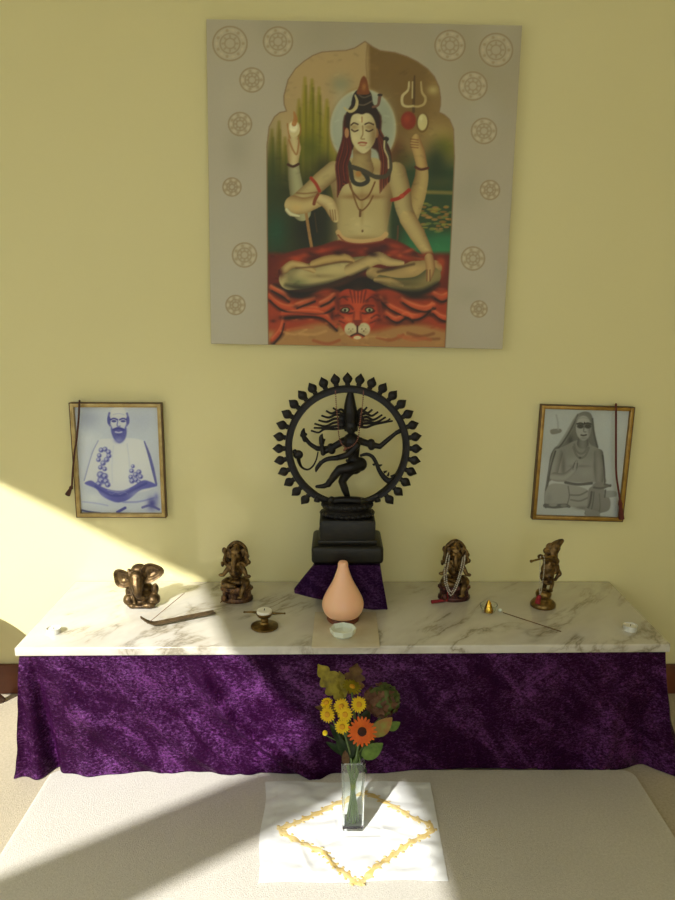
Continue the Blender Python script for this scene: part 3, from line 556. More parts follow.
# ------------------------------------------------------------------ materials of the place
def wall_paint(name, c, c2):
    n = NT(name); v = n.coord(); n.link(n.ramp(n.noise(v, 1.2, 3), [(0.3, c), (0.7, c2)]), n.b.inputs['Base Color']); n.setp(Roughness=0.72)
    n.bump(n.noise(v, 160, 3), 0.12, 0.002); return n.m
M_WALL = wall_paint('yellow_wall_paint', lin((222, 213, 159)), lin((219, 210, 155)))
M_CEIL = wall_paint('white_paint', lin((236, 232, 220)), lin((232, 228, 214)))
M_TRIM = simple('stained_wood_skirting', lin((112, 58, 28)), lin((86, 42, 20)), 8, 0.45)
def carpet(name, a, b, sc):
    n = NT(name); v = n.coord(); f1 = n.noise(v, sc, 5, 0.7); f2 = n.noise(v, 5, 3)
    mx = n.new('ShaderNodeMix', data_type='RGBA'); n.link(n.ramp(f1, [(0.32, b), (0.62, a)]), mx.inputs[6])
    n.link(n.ramp(f2, [(0.3, tuple(x * 0.86 for x in a)), (0.7, a)]), mx.inputs[7]); mx.inputs[0].default_value = 0.4
    n.link(mx.outputs[2], n.b.inputs['Base Color']); n.setp(Roughness=0.95, Sheen_Weight=0.15)
    n.bump(n.noise(v, sc * 2.0, 3, 0.7), 0.6, 0.004); return n.m
M_CARPET = carpet('beige_carpet', lin((188, 176, 150)), lin((150, 138, 114)), 130)
M_RUG = carpet('cream_wool_pile', lin((216, 211, 200)), lin((186, 180, 166)), 150)
def marble():
    n = NT('polished_marble'); v = n.streak((2.2, 0.8, 1), (0, 0, 0.85)); w = n.coord((1, 1, 1), (0, 0, -0.2))
    f = n.noise(v, 3.4, 7, 0.6, 0.5)
    nd = n.new('ShaderNodeMath', operation='SUBTRACT'); n.link(f, nd.inputs[0]); nd.inputs[1].default_value = 0.5
    ab = n.new('ShaderNodeMath', operation='ABSOLUTE'); n.link(nd.outputs[0], ab.inputs[0])
    wh = lin((206, 202, 190)); vein = n.ramp(ab.outputs[0], [(0.0, lin((142, 134, 116))), (0.010, lin((172, 165, 148))), (0.03, lin((196, 190, 177))), (0.10, wh)])
    gate = n.ramp(n.noise(w, 4.5, 3), [(0.44, (0, 0, 0)), (0.58, (1, 1, 1))])
    mx = n.new('ShaderNodeMix', data_type='RGBA'); n.link(gate, mx.inputs[0]); mx.inputs[6].default_value = rgba(wh); n.link(vein, mx.inputs[7])
    cl = n.ramp(n.noise(n.streak((2.4, 0.8, 1), (0, 0, 0.8)), 4, 5, 0.6, 0.6), [(0.35, (0.82, 0.80, 0.76)), (0.62, (1, 1, 1))])
    m2 = n.new('ShaderNodeMix', data_type='RGBA', blend_type='MULTIPLY'); m2.inputs[0].default_value = 0.8; n.link(mx.outputs[2], m2.inputs[6]); n.link(cl, m2.inputs[7])
    n.link(m2.outputs[2], n.b.inputs['Base Color']); n.setp(Roughness=0.13, IOR=1.62); return n.m
M_MARBLE = marble()
def velvet(name, deep, mid, hi, sheen=0.9):
    n = NT(name); v = n.coord(); a = n.noise(n.streak((1.5, 1, 0.75), (0, 0.85, 0)), 9, 4, 0.62, 0.9); b = n.noise(n.coord((1, 1, 1.5)), 120, 3, 0.7, 0.6)
    mt = n.new('ShaderNodeMath', operation='MULTIPLY_ADD'); n.link(a, mt.inputs[0]); mt.inputs[1].default_value = 0.70
    m3 = n.new('ShaderNodeMath', operation='MULTIPLY'); n.link(b, m3.inputs[0]); m3.inputs[1].default_value = 0.80; n.link(m3.outputs[0], mt.inputs[2])
    n.link(n.ramp(mt.outputs[0], [(0.66, deep), (0.80, mid), (0.93, hi)]), n.b.inputs['Base Color'])  # pile sparkle partly put into the base colour as paler specks and streaks
    n.link(n.ramp(mt.outputs[0], [(0.70, (.10, .10, .10)), (0.80, (.42, .42, .42)), (0.91, (1, 1, 1))]), n.b.inputs['Specular IOR Level'])
    n.setp(Roughness=0.44, Sheen_Weight=sheen, Sheen_Roughness=0.4, Sheen_Tint=(0.45, 0.12, 0.62, 1), Specular_Tint=(0.85, 0.42, 1.0, 1))
    b1 = n.bump(mt.outputs[0], 0.6, 0.010); b2 = n.new('ShaderNodeBump'); b2.inputs['Strength'].default_value = 0.35; b2.inputs['Distance'].default_value = 0.03
    n.link(n.noise(n.streak((2.2, 1, 0.6), (0, 0.85, 0)), 8, 1, 0.4, 0.3), b2.inputs['Height']); n.link(b2.outputs['Normal'], b1.inputs['Normal']); return n.m
M_VELVET = velvet('crushed_purple_velvet', lin((34, 4, 33)), lin((43, 6, 44)), lin((82, 27, 89)), 0.0)
M_VELVET2 = velvet('plain_purple_velvet', lin((30, 7, 40)), lin((36, 9, 48)), lin((44, 14, 58)), 0.0)

# ------------------------------------------------------------------ sun: unseen ceiling openings, shaped to throw the sunlit patches
SUN = Vector((0.469, 0.883, -0.70)); ZC = 2.5
def up(p):                                        # point in the place -> ceiling plane, against the sun
    t = (ZC - p.z) / -SUN.z; q = p - SUN * t; return (q.x, q.y)
W_ = lambda u, v: P(u, v, YW)
A_ = [up(W_(0, 484)), up(W_(60, 513)), up(W_(120, 544)), up(W_(198, 580)), up(F(226, 648, ZM)), up(F(348, 742, 0.0)), up(F(237, 781)), up(F(120, 829)), up(F(0, 878))]
d = (A_[-1][0] - A_[-2][0], A_[-1][1] - A_[-2][1])
A_ += [(A_[-1][0] + d[0], A_[-1][1] + d[1]), (-3.3, -2.4), (-3.3, 1.3), (A_[0][0] - 0.5, A_[0][1] + 0.5)]
B_ = [up(F(330, 806)), up(F(366, 784)), up(F(402, 784)), up(F(432, 830)), up(F(452, 900)), up(F(470, 990)), up(F(90, 990)), up(F(100, 924)), up(F(146, 900)), up(F(262, 841))]

# ------------------------------------------------------------------ the room
XL, XR, YB = -3.4, 2.7, -2.8
def plane(name, pts, mat):
    m = MB(); m.bm.faces.new([m.bm.verts.new(p) for p in pts]); o = m.build(name, mat, None, True, recalc=False); tag(o, kind='structure'); return o
plane('floor', [(XL, YB, 0), (XR, YB, 0), (XR, YW, 0), (XL, YW, 0)], M_CARPET)
def holed(name, outer, holes, mat, z=None, fn=lambda x, y: (x, y, 0)):
    bm = bmesh.new(); ed = []
    for loop in [outer] + holes:
        vs = [bm.verts.new(fn(*p)) for p in loop]
        ed += [bm.edges.new((vs[i], vs[(i + 1) % len(vs)])) for i in range(len(vs))]
    bmesh.ops.triangle_fill(bm, edges=ed, use_beauty=True, use_dissolve=False)
    m = MB(); m.merge(bm); o = m.build(name, mat, None, True); tag(o, kind='structure'); return o
holed('ceiling', [(XL, YB), (XR, YB), (XR, YW), (XL, YW)], [A_, B_], M_CEIL, fn=lambda x, y: (x, y, ZC))
plane('wall_back', [(XL, YW, 0), (XR, YW, 0), (XR, YW, ZC), (XL, YW, ZC)], M_WALL)
plane('wall_right', [(XR, YW, 0), (XR, YB, 0), (XR, YB, ZC), (XR, YW, ZC)], M_WALL)
RX_0, RX_1 = -1.6, 1.9  # unseen rear window, added to even out the fill light
holed('wall_front', [(XR, 0), (XL, 0), (XL, ZC), (XR, ZC)], [[(RX_0, 0.8), (RX_1, 0.8), (RX_1, 2.2), (RX_0, 2.2)]], M_WALL, fn=lambda a, b: (a, YB, b))
WY0, WY1, WZ0, WZ1 = -1.7, 0.1, 0.85, 2.0
holed('wall_left', [(YB, 0), (YW, 0), (YW, ZC), (YB, ZC)], [[(WY0, WZ0), (WY1, WZ0), (WY1, WZ1), (WY0, WZ1)]], M_WALL, fn=lambda a, b: (XL, a, b))
m = MB()
for (c, s) in (((XL, (WY0 + WY1) / 2, WZ0), (.08, WY1 - WY0 + .1, .06)), ((XL, (WY0 + WY1) / 2, WZ1), (.08, WY1 - WY0 + .1, .06)), ((XL, WY0, (WZ0 + WZ1) / 2), (.08, .06, WZ1 - WZ0)), ((XL, WY1, (WZ0 + WZ1) / 2), (.08, .06, WZ1 - WZ0)), ((XL, (WY0 + WY1) / 2, (WZ0 + WZ1) / 2), (.06, .06, WZ1 - WZ0))):
    m.box(c, s, 0.004)
tag(m.build('window_1', M_CEIL, None, True), kind='structure')
m = MB(); xm, zm_ = (RX_0 + RX_1) / 2, 1.5
for (c, s) in (((xm, YB, 0.8), (RX_1 - RX_0 + .1, .08, .06)), ((xm, YB, 2.2), (RX_1 - RX_0 + .1, .08, .06)), ((RX_0, YB, zm_), (.06, .08, 1.4)), ((RX_1, YB, zm_), (.06, .08, 1.4)), ((xm, YB, zm_), (.06, .06, 1.4))): m.box(c, s, 0.004)
tag(m.build('rear_fill_window', M_CEIL, None, True), kind='structure')
o = MB().box((0, YW - 0.009, 0.055), (XR - XL, 0.018, 0.11), 0.004).build('baseboard_back', M_TRIM, None, True); tag(o, kind='structure')

# light
sun = bpy.data.lights.new('sun', 'SUN'); so = bpy.data.objects.new('sun', sun); COL.objects.link(so)
sun.energy = 7.6; sun.angle = math.radians(0.7); sun.color = (1.0, 0.98, 0.95)
so.rotation_euler = SUN.to_track_quat('-Z', 'Y').to_euler(); so.location = (-2, -2, 4)
w = bpy.data.worlds.new('sky'); SC.world = w; w.use_nodes = True
w.node_tree.nodes['Background'].inputs['Color'].default_value = (0.86, 0.95, 1.0, 1); w.node_tree.nodes['Background'].inputs['Strength'].default_value = 2.7
def portal(name, loc, sx, sy, rot):
    l = bpy.data.lights.new(name, 'AREA'); l.shape = 'RECTANGLE'; l.size = sx; l.size_y = sy; l.cycles.is_portal = True
    o = bpy.data.objects.new(name, l); COL.objects.link(o); o.location = loc; o.rotation_euler = rot
portal('window_daylight', (XL - 0.05, (WY0 + WY1) / 2, (WZ0 + WZ1) / 2), WZ1 - WZ0, WY1 - WY0, (0, -PI / 2, 0))
portal('rear_fill_portal', ((RX_0 + RX_1) / 2, YB - 0.05, 1.5), RX_1 - RX_0, 1.4, (PI / 2, 0, 0))  # portal of the added rear window
ax = [p[0] for p in A_ + B_]; ay = [p[1] for p in A_ + B_]
portal('ceiling_opening_portal', ((min(ax) + max(ax)) / 2, (min(ay) + max(ay)) / 2, ZC + 0.05), max(ax) - min(ax), max(ay) - min(ay), (0, 0, 0))
vs = SC.view_settings; vs.view_transform = 'Standard'; vs.look = 'None'; vs.gamma = 1.0; vs.use_curve_mapping = False; vs.exposure = 0.0
SC.cycles.max_bounces = 12; SC.cycles.diffuse_bounces = 6; SC.cycles.glossy_bounces = 5; SC.cycles.transmission_bounces = 10; SC.cycles.transparent_max_bounces = 12
SC.cycles.use_denoising = True; SC.cycles.use_guiding = True; SC.cycles.use_surface_guiding = True; SC.cycles.sample_clamp_indirect = 40.0; SC.cycles.caustics_reflective = True; SC.cycles.caustics_refractive = True; SC.cycles.blur_glossy = 0.0

# ------------------------------------------------------------------ marble top and the velvet under it
FL, FR = F(14, 648, ZM), F(671, 644, ZM)
BL, BR = Vector((-0.912, YW - 0.004, ZM)), Vector((0.948, YW - 0.004, ZM))
o = MB().prism([FL, FR, BR, BL], ZM - 0.026, ZM, 0.004, 3).build('marble_top', M_MARBLE)
tag(o, 'long white marble top with grey veins over the purple velvet', 'altar top', kind='thing')
ins = 0.012
fl, fr = FL + Vector((ins, ins, 0)), FR + Vector((-ins, ins, 0)); bl, br = BL + Vector((ins, 0, 0)), BR + Vector((-ins, 0, 0))
Ls = [(bl - fl).length, (fr - fl).length, (br - fr).length]; LT = sum(Ls); ZV = ZM - 0.0285
def g(x, c, s): return math.exp(-((x - c) / s) ** 2)
def vel(i, j):
    t = i * LT; k = j                                     # k: 0 top, 1 hem
    if t < Ls[0]: a, b, q, n = bl, fl, t / Ls[0], Vector((-1, 0, 0))
    elif t < Ls[0] + Ls[1]: a, b, q, n = fl, fr, (t - Ls[0]) / Ls[1], Vector((0, -1, 0))
    else: a, b, q, n = fr, br, (t - Ls[0] - Ls[1]) / Ls[2], Vector((1, 0, 0))
    p = a.lerp(b, q); c1, c2 = Ls[0], Ls[0] + Ls[1]
    for c, (u, w_) in ((c1, (Vector((-1, 0, 0)), Vector((0, -1, 0)))), (c2, (Vector((0, -1, 0)), Vector((1, 0, 0))))):   # rounded corner directions
        e = (t - c) / 0.045
        if abs(e) < 1: n = (u * (1 - e) / 2 + w_ * (1 + e) / 2).normalized()
    x = p.x; off = 0.004
    fold = 0.003 * math.sin(t * 21 + 1.5 * math.sin(t * 5)) * k ** 1.5
    fold += 0.007 * mnoise.noise(Vector((t * 7, k * 2.2, 3.1))) * (0.3 + k) + 0.004 * mnoise.noise(Vector((t * 22, k * 7, 9.1))) * min(1, k * 3)
    front = Ls[0] < t < Ls[0] + Ls[1]
    # gathered corner pleats
    fold += k ** 0.8 * (0.016 * g(t, c1 + 0.014 + 0.03 * k, 0.014) - 0.050 * g(t, c1 + 0.036 + 0.035 * k, 0.013)) + k ** 2 * 0.016 * g(t, c1 + 0.12 + 0.05 * k, 0.03)
    fold += k ** 1.3 * (0.045 * g(t, c2 + 0.02, 0.03) - 0.02 * g(t, c2 - 0.04, 0.03) + 0.018 * g(t, c2 - 0.10 - 0.05 * k, 0.03))
    # slanting drag folds on the lit side
    tt = t - c1
    fold += 1.5 * (0.034 * g(tt, 0.50 + 0.34 * k * k, 0.024) + 0.016 * g(tt, 0.10 + 0.30 * k * k, 0.03) + 0.013 * g(tt, 0.28 + 0.30 * k * k, 0.028) + 0.012 * g(tt, 0.40 + 0.24 * k * k, 0.02)) * (0.35 + 0.65 * k) * (1 - 0.4 * k) * min(1, k * 5)
    fold += 0.008 * g(k, 1.0, 0.16) * g(tt, 0.22, 0.10)
    if front: off += k * (-0.016 + 0.020 * g(tt, 0.85, 0.22) - 0.022 * max(0, (tt - 1.2)))
    p = p + n * (off + fold); p.x -= 0.050 * k ** 0.9 * g(t, c1 - 0.01, 0.07); p.x += 0.045 * k ** 1.2 * g(t, c2 + 0.02, 0.08)
    z = ZV * (1 - k) + 0.003 * k
    if k > 0.93: p = p + n * (k - 0.93) / 0.07 * (0.002 + 0.003 * math.sin(t * 13))
    z = max(z, 0.003)
    if -0.85 < p.x < 0.877 and p.y < 1.94: z = max(z, 0.0158)
    return Vector((p.x, min(p.y, YW - 0.006), z))
mv = MB().grid(vel, 560, 60)
tp = [mv.bm.verts.new((q.x, q.y, ZV + 0.001)) for q in (bl, fl, fr, br)]; mv.bm.faces.new(tp)
o = mv.build('velvet_drape', M_VELVET, sharp=60); tag(o, 'crushed purple velvet cloth draped to the carpet below the marble top', 'cloth')

# ------------------------------------------------------------------ rug and embroidered cloth
RX0, RX1, RYB, RYF, RZ = -0.845, 0.872, 1.935, -0.3, 0.014
def rrect(x0, x1, y0, y1, r, n=8):
    out = []
    for cx, cy, a in ((x1 - r, y1 - r, 0), (x0 + r, y1 - r, PI / 2), (x0 + r, y0 + r, PI), (x1 - r, y0 + r, 1.5 * PI)):
        out += [(cx + r * math.cos(a + PI / 2 * i / n), cy + r * math.sin(a + PI / 2 * i / n)) for i in range(n + 1)]
    return out
o = MB().prism(rrect(RX0, RX1, RYF, RYB, 0.035), 0.0005, RZ, 0.004, 2).build('cream_rug', M_RUG); tag(o, 'cream wool rug with a rounded corner on the beige carpet', 'rug', kind='thing')
C4 = [F(257, 884, RZ), F(448, 881, RZ), F(430, 783, RZ), F(266, 783, RZ)]
def cloth_z(s, t):
    e = min(s, 1 - s, t, 1 - t)
    w1 = mnoise.noise(Vector((s * 4.2 + t * 2.0, t * 7, 2.0))); w2 = mnoise.noise(Vector((s * 10 - t * 6, t * 12, 5.0)))
    return RZ + 0.0022 + max(0, 0.006 * w1 + 0.004 * w2 + 0.002) * min(1, e * 14 + 0.25) * (0.25 if abs(s - .55) < .13 and abs(t - .55) < .16 else 1) \
        + 0.005 * g(s + 0.35 * (t - .2), 0.36, 0.022) * g(t, 0.2, 0.16) + 0.004 * g(s + 0.3 * (t - .2), 0.24, 0.02) * g(t, 0.2, 0.14) + 0.003 * g(s * 0.4 + t, 0.72, 0.02) * g(s, 0.7, 0.15)
def cloth_pt(s, t, dz=0.0):
    ww = 0.004 * math.sin(9 * t + 1) * (1 - min(1, 4 * s)); p = (C4[0].lerp(C4[1], s)).lerp(C4[3].lerp(C4[2], s), t)
    return Vector((p.x + ww, p.y + 0.003 * math.sin(11 * s) * (1 - min(1, 4 * min(t, 1 - t))), cloth_z(s, t) + dz))
def linen():
    n = NT('white_linen'); v = n.coord(); n.link(n.ramp(n.noise(v, 30, 3), [(0.3, lin((212, 213, 211))), (0.7, lin((220, 221, 219)))]), n.b.inputs['Base Color']); n.setp(Roughness=0.85, Sheen_Weight=0.2)
    n.bump(n.noise(n.streak((3, 1, 1), (0, 0, -0.5)), 16, 3), 0.35, 0.006); return n.m
M_LINEN = linen(); M_THREAD = simple('yellow_embroidery_thread', lin((204, 174, 100)), lin((214, 194, 140)), 70, 0.7, bump=0.6, bscale=600); M_HEM = simple('hem_stitching', lin((196, 194, 186)), None, 90, 0.8)
cl = thing('embroidered_cloth', 'white linen cloth with a yellow embroidered diamond lying on the rug', 'cloth', (0.04, 1.70, RZ))
MB().grid(cloth_pt, 110, 90).build('linen_panel', M_LINEN, cl, sharp=80, solidify=-0.0012)
def inv_cloth(u, v):                                       # pixel on the cloth -> (s, t)
    p = F(u, v, RZ + 0.003); s = t = 0.5
    for _ in range(12):
        a, b = C4[0].lerp(C4[1], s), C4[3].lerp(C4[2], s); t = (p.y - a.y) / (b.y - a.y); l, r = C4[0].lerp(C4[3], t), C4[1].lerp(C4[2], t); s = (p.x - l.x) / (r.x - l.x)
    return s, t
dia = [inv_cloth(*q) for q in ((281, 830), (296, 824), (316, 814), (340, 803), (364, 793.5), (388, 805), (410, 817), (432, 829), (415, 841), (396, 853), (378, 867), (360, 882), (346, 875), (332, 864), (322, 853), (300, 843))]
mb = MB(); pts = [Vector((a, b, 0)) for a, b in dia]; q = catmull(pts, None, 14, True); nq = len(q)
prev = None
rows = []
for i in range(nq + 1):
    a, b, c = q[(i - 1) % nq], q[i % nq], q[(i + 1) % nq]; tn = (c - a).normalized(); nn = Vector((-tn.y, tn.x, 0)); sc = 0.021 + 0.007 * math.sin(i * 0.95)
    rows.append([mb.bm.verts.new(cloth_pt(b.x + nn.x * e * sc, b.y + nn.y * e * sc * 1.25, 0.0022 if abs(e) < 0.9 else 0.0004)) for e in (-1, -0.5, 0.0, 0.5, 1)])
for r1, r2 in zip(rows, rows[1:]):
    for k in range(4): mb.bm.faces.new((r1[k], r1[k + 1], r2[k + 1], r2[k]))
for i in range(0, nq, 3):                                   # little knots and sprigs along the band
    a, b, c = q[(i - 1) % nq], q[i % nq], q[(i + 1) % nq]; tn = (c - a).normalized(); s = 1 if (i // 3) % 2 else -1
    p = cloth_pt(b.x - tn.y * 0.022 * s, b.y + tn.x * 0.026 * s, 0.0012); mb.ell(p, (0.0055, 0.004, 0.0012), (0, 0, i), 8, 5)
mb.build('embroidered_border', M_THREAD, cl, sharp=80)
hm = MB()
for k in range(4):
    for ins_ in (0.062, 0.07):
        def line_pt(s): return ((s, ins_), (1 - ins_, s), (1 - s, 1 - ins_), (ins_, 1 - s))[k]
        hm.tube([cloth_pt(*line_pt(0.02 + 0.96 * i / 40), 0.0006) for i in range(41)], 0.0007, 4)
hm.build('drawn_thread_hem', M_HEM, cl)
# ------------------------------------------------------------------ pictures on the wall
def fit_frame(tl, tr, br, bl, y):
    a, b, c, d = (P(*q, y) for q in (tl, tr, br, bl)); ctr = (a + b + c + d) / 4
    X = ((b - a) + (c - d)) / 2; Z = ((a - d) + (b - c)) / 2
    ang = (math.atan2(X.z, X.x) + math.atan2(-Z.x, Z.z)) / 2
    return ctr, X.length, Z.length, ang
M_PIG = pigment_material('painted_canvas_pigment', 0.6, 0.15); M_PRINT = pigment_material('printed_paper', 0.5)
M_CANVAS = simple('primed_canvas_edge', lin((170, 158, 128)), lin((150, 138, 108)), 60, 0.8)
ctr, w, h, ang = fit_frame((206, 18), (523, 26), (502, 348), (211, 345), YW - 0.03)
print('painting', ctr, w, h, math.degrees(ang))
th = thing('canvas_painting', 'large painting of a bare-chested meditating figure with halo and red tiger skin', 'painting', ctr, rot=(0, -ang, 0))
MB().box((0, 0.0145, 0), (w, 0.027, h), 0.002).build('stretched_canvas', M_CANVAS, th, local=True)
canvas_mesh('painted_picture', w - 0.002, h - 0.002, 410, 420, wmat(th), paint_yogi, M_PIG, th, -0.0004, GAIN_P)

M_GOLD = simple('pale_gilt_frame', lin((186, 162, 104)), lin((160, 134, 80)), 30, 0.38, 0.35); M_GOLD2 = simple('darker_gilt_frame', lin((168, 132, 58)), lin((138, 104, 40)), 30, 0.36, 0.4)
M_BROWN = simple('dark_frame_edge', lin((92, 66, 34)), None, 30, 0.5)
def clear_glass(name, rough=0.02):
    n = NT(name); t = n.t; tr = n.new('ShaderNodeBsdfTransparent'); gl = n.new('ShaderNodeBsdfGlossy'); gl.inputs['Roughness'].default_value = rough
    fr_ = n.new('ShaderNodeFresnel'); fr_.inputs['IOR'].default_value = 1.45; mx = n.new('ShaderNodeMixShader'); n.link(fr_.outputs[0], mx.inputs[0]); n.link(tr.outputs[0], mx.inputs[1]); n.link(gl.outputs[0], mx.inputs[2])
    n.link(mx.outputs[0], n.n['Material Output'].inputs['Surface']); return n.m
M_PANE = clear_glass('picture_glass')
def framed(name, label, corners, bar, gold, paint, printname, cname):
    ctr, w, h, ang = fit_frame(*corners, YW - 0.022); print(name, ctr, w, h, math.degrees(ang))
    th = thing(name, label, 'framed picture', ctr, rot=(0, -ang, 0)); f = MB()
    for s in (-1, 1):
        f.box((s * (w - bar) / 2, 0.006, 0), (bar, 0.020, h), 0.003); f.box((0, 0.006, s * (h - bar) / 2), (w - 2 * bar + 0.004, 0.020, bar), 0.003)
    fo_ = f.build('frame', gold, th, local=True)
    e = MB()
    for s in (-1, 1): e.box((s * (w / 2 + 0.001), 0.008, 0), (0.003, 0.022, h + 0.004), 0.001); e.box((0, 0.008, s * (h / 2 + 0.001)), (w + 0.004, 0.022, 0.003), 0.001)
    e.build('frame_edge', M_BROWN, fo_, local=True)
    MB().box((0, 0.016, 0), (w - bar, 0.006, h - bar), 0).build('backing_board', M_BROWN, th, local=True)
    canvas_mesh(printname, w - 2 * bar + 0.004, h - 2 * bar + 0.004, 190, 240, wmat(th), paint, M_PRINT, th, 0.0105, GAIN_F)
    g_ = MB(); a, b = (w - 2 * bar + 0.003) / 2, (h - 2 * bar + 0.003) / 2
    g_.bm.faces.new([g_.bm.verts.new(q) for q in ((-a, 0.004, -b), (a, 0.004, -b), (a, 0.004, b), (-a, 0.004, b))]); g_.build('glass_pane', M_PANE, th, local=True, recalc=False)
    return th
framed('framed_photograph', 'gilt framed blue-tinted photograph of a bearded man seated in a white robe', ((69, 403), (161, 404), (165.5, 517), (77.5, 517)), 0.013, M_GOLD, paint_blue_portrait, 'photo_print', 'left')
framed('framed_drawing', 'gilt framed grey drawing of a veiled figure seated with one hand raised', ((542.5, 405), (634, 408), (622.5, 521), (532, 519)), 0.012, M_GOLD2, paint_grey_portrait, 'drawing_print', 'right')
M_CORD = simple('brown_cord', lin((88, 50, 34)), lin((64, 34, 24)), 400, 0.8, bump=0.5); M_CORD2 = simple('maroon_cord', lin((104, 40, 24)), lin((74, 28, 18)), 400, 0.8, bump=0.5)
def cord(name, label, pts, r, mat, tassel):
    yc = YW - 0.036; th = thing(name, label, 'cord', P(*pts[0], yc))
    q = catmull([P(*p, yc) for p in pts], None, 6); MB().tube([P(pts[0][0], pts[0][1], YW - 0.004)] + [P(pts[0][0], pts[0][1] - 0.8, YW - 0.012)] + q, r, 8).build('strand', mat, th)
    t = MB(); a, b = (P(*p, yc) for p in tassel); d_ = (b - a)
    t.tube([a, a + d_ * 0.2, a + d_ * 0.35, a + d_ * 0.7, b], [r * 1.2, r * 2.2, r * 1.6, r * 2.4, r * 2.8], 10); t.build('tassel', mat, th)
cord('hanging_cord', 'thin brown cord hung over the corner of the blue-tinted photograph', [(79.5, 401.5), (78.5, 420), (76.5, 440), (74.5, 452), (72.5, 475), (72, 486)], 0.0032, M_CORD, ((72, 486), (67.5, 495)))
cord('hanging_cord', 'dark red cord hung over the right side of the grey drawing', [(616, 405), (616, 430), (616, 455), (616.3, 474), (618.5, 490), (620, 500)], 0.0034, M_CORD2, ((620, 500), (621.5, 519)))
# ------------------------------------------------------------------ dancing figure in the ring of flames
M_DARK = simple('blackened_bronze', lin((25, 21, 20)), lin((14, 12, 13)), 40, 0.42, 0.45, 0.35, 220, 0.002)
M_DARK2 = simple('dark_bronze_base', lin((27, 24, 16)), lin((17, 15, 11)), 30, 0.45, 0.3, 0.35, 160, 0.002)
YN = 2.262
def c3(x, y, Y=YN): return P(255 + x / 3.459, 360 + y / 3.459, Y)
def cb(x, y, Y=YN): return P(290 + x / 6.136, 430 + y / 6.136, Y)      # the lower detail
px = YN / 706.0                                                          # metres per pixel there
RC = P(347.4, 447.5, YN); RI, RO = 54.5 * px, 61.5 * px
nat = thing('dancing_statue', 'black bronze dancing figure with raised leg inside a ring of flames', 'statue', (RC.x, YN, 0.566))
rg = MB(); NR = 128; a0 = math.radians(33)
rows = []
for i in range(NR + 1):
    t = -PI / 2 + a0 + (2 * PI - 2 * a0) * i / NR; e = Vector((math.cos(t), 0, math.sin(t))); row = []
    for (rr_, dy) in ((RI, -.006), (RI + .002, -.010), ((RI + RO) / 2, -.0075), (RO - .002, -.010), (RO, -.006), (RO, .006), (RO - .003, .009), (RI + .003, .009), (RI, .006)):
        row.append(rg.bm.verts.new(RC + e * rr_ + Vector((0, dy, 0))))
    rows.append(row)
for r1, r2 in zip(rows, rows[1:]):
    for k in range(9): rg.bm.faces.new((r1[k], r1[(k + 1) % 9], r2[(k + 1) % 9], r2[k]))
rg.bm.faces.new(rows[0]); rg.bm.faces.new(list(reversed(rows[-1])))
# lower part of the ring closing onto the pedestal
rg.tube([RC + Vector((RI * 1.06 * math.cos(-PI / 2 + t), 0, RI * 1.06 * math.sin(-PI / 2 + t))) for t in [-a0 + 2 * a0 * k / 16 for k in range(17)]], 0.011, 8)
rg.build('ring', M_DARK, nat)
fl_me = None
prof = [(0.0, 0.0), (0.0085, 0.0), (0.0070, 0.004), (0.0080, 0.007), (0.0070, 0.010), (0.0105, 0.014), (0.0135, 0.020), (0.0145, 0.026), (0.0120, 0.032), (0.0070, 0.038), (0.0030, 0.043), (0.0, 0.047)]
for i in range(29):
    t = math.radians(-90 + 38.5 + (360 - 77) * i / 28)
    R_ = Matrix.Rotation(PI / 2 - t, 4, 'Y')
    if fl_me is None:
        b = MB(); b.lathe((0, 0, 0), prof, 14, True, 1.0, 0.55); b.tube([(0.0115 * s, 0, .020 + 0.002 * abs(s)) for s in (-1, 0, 1)], 0.0035, 6)
        fo = b.build('flame', M_DARK, nat, local=True); fl_me = fo.data
    else:
        fo = bpy.data.objects.new('flame', fl_me); COL.objects.link(fo); fo.parent = nat
    fo.matrix_local = Matrix.Translation(RC + Vector((math.cos(t), 0, math.sin(t))) * (RO - 0.003) - nat.location) @ R_ @ Matrix.Diagonal((1.06, 1.1, 0.94, 1))
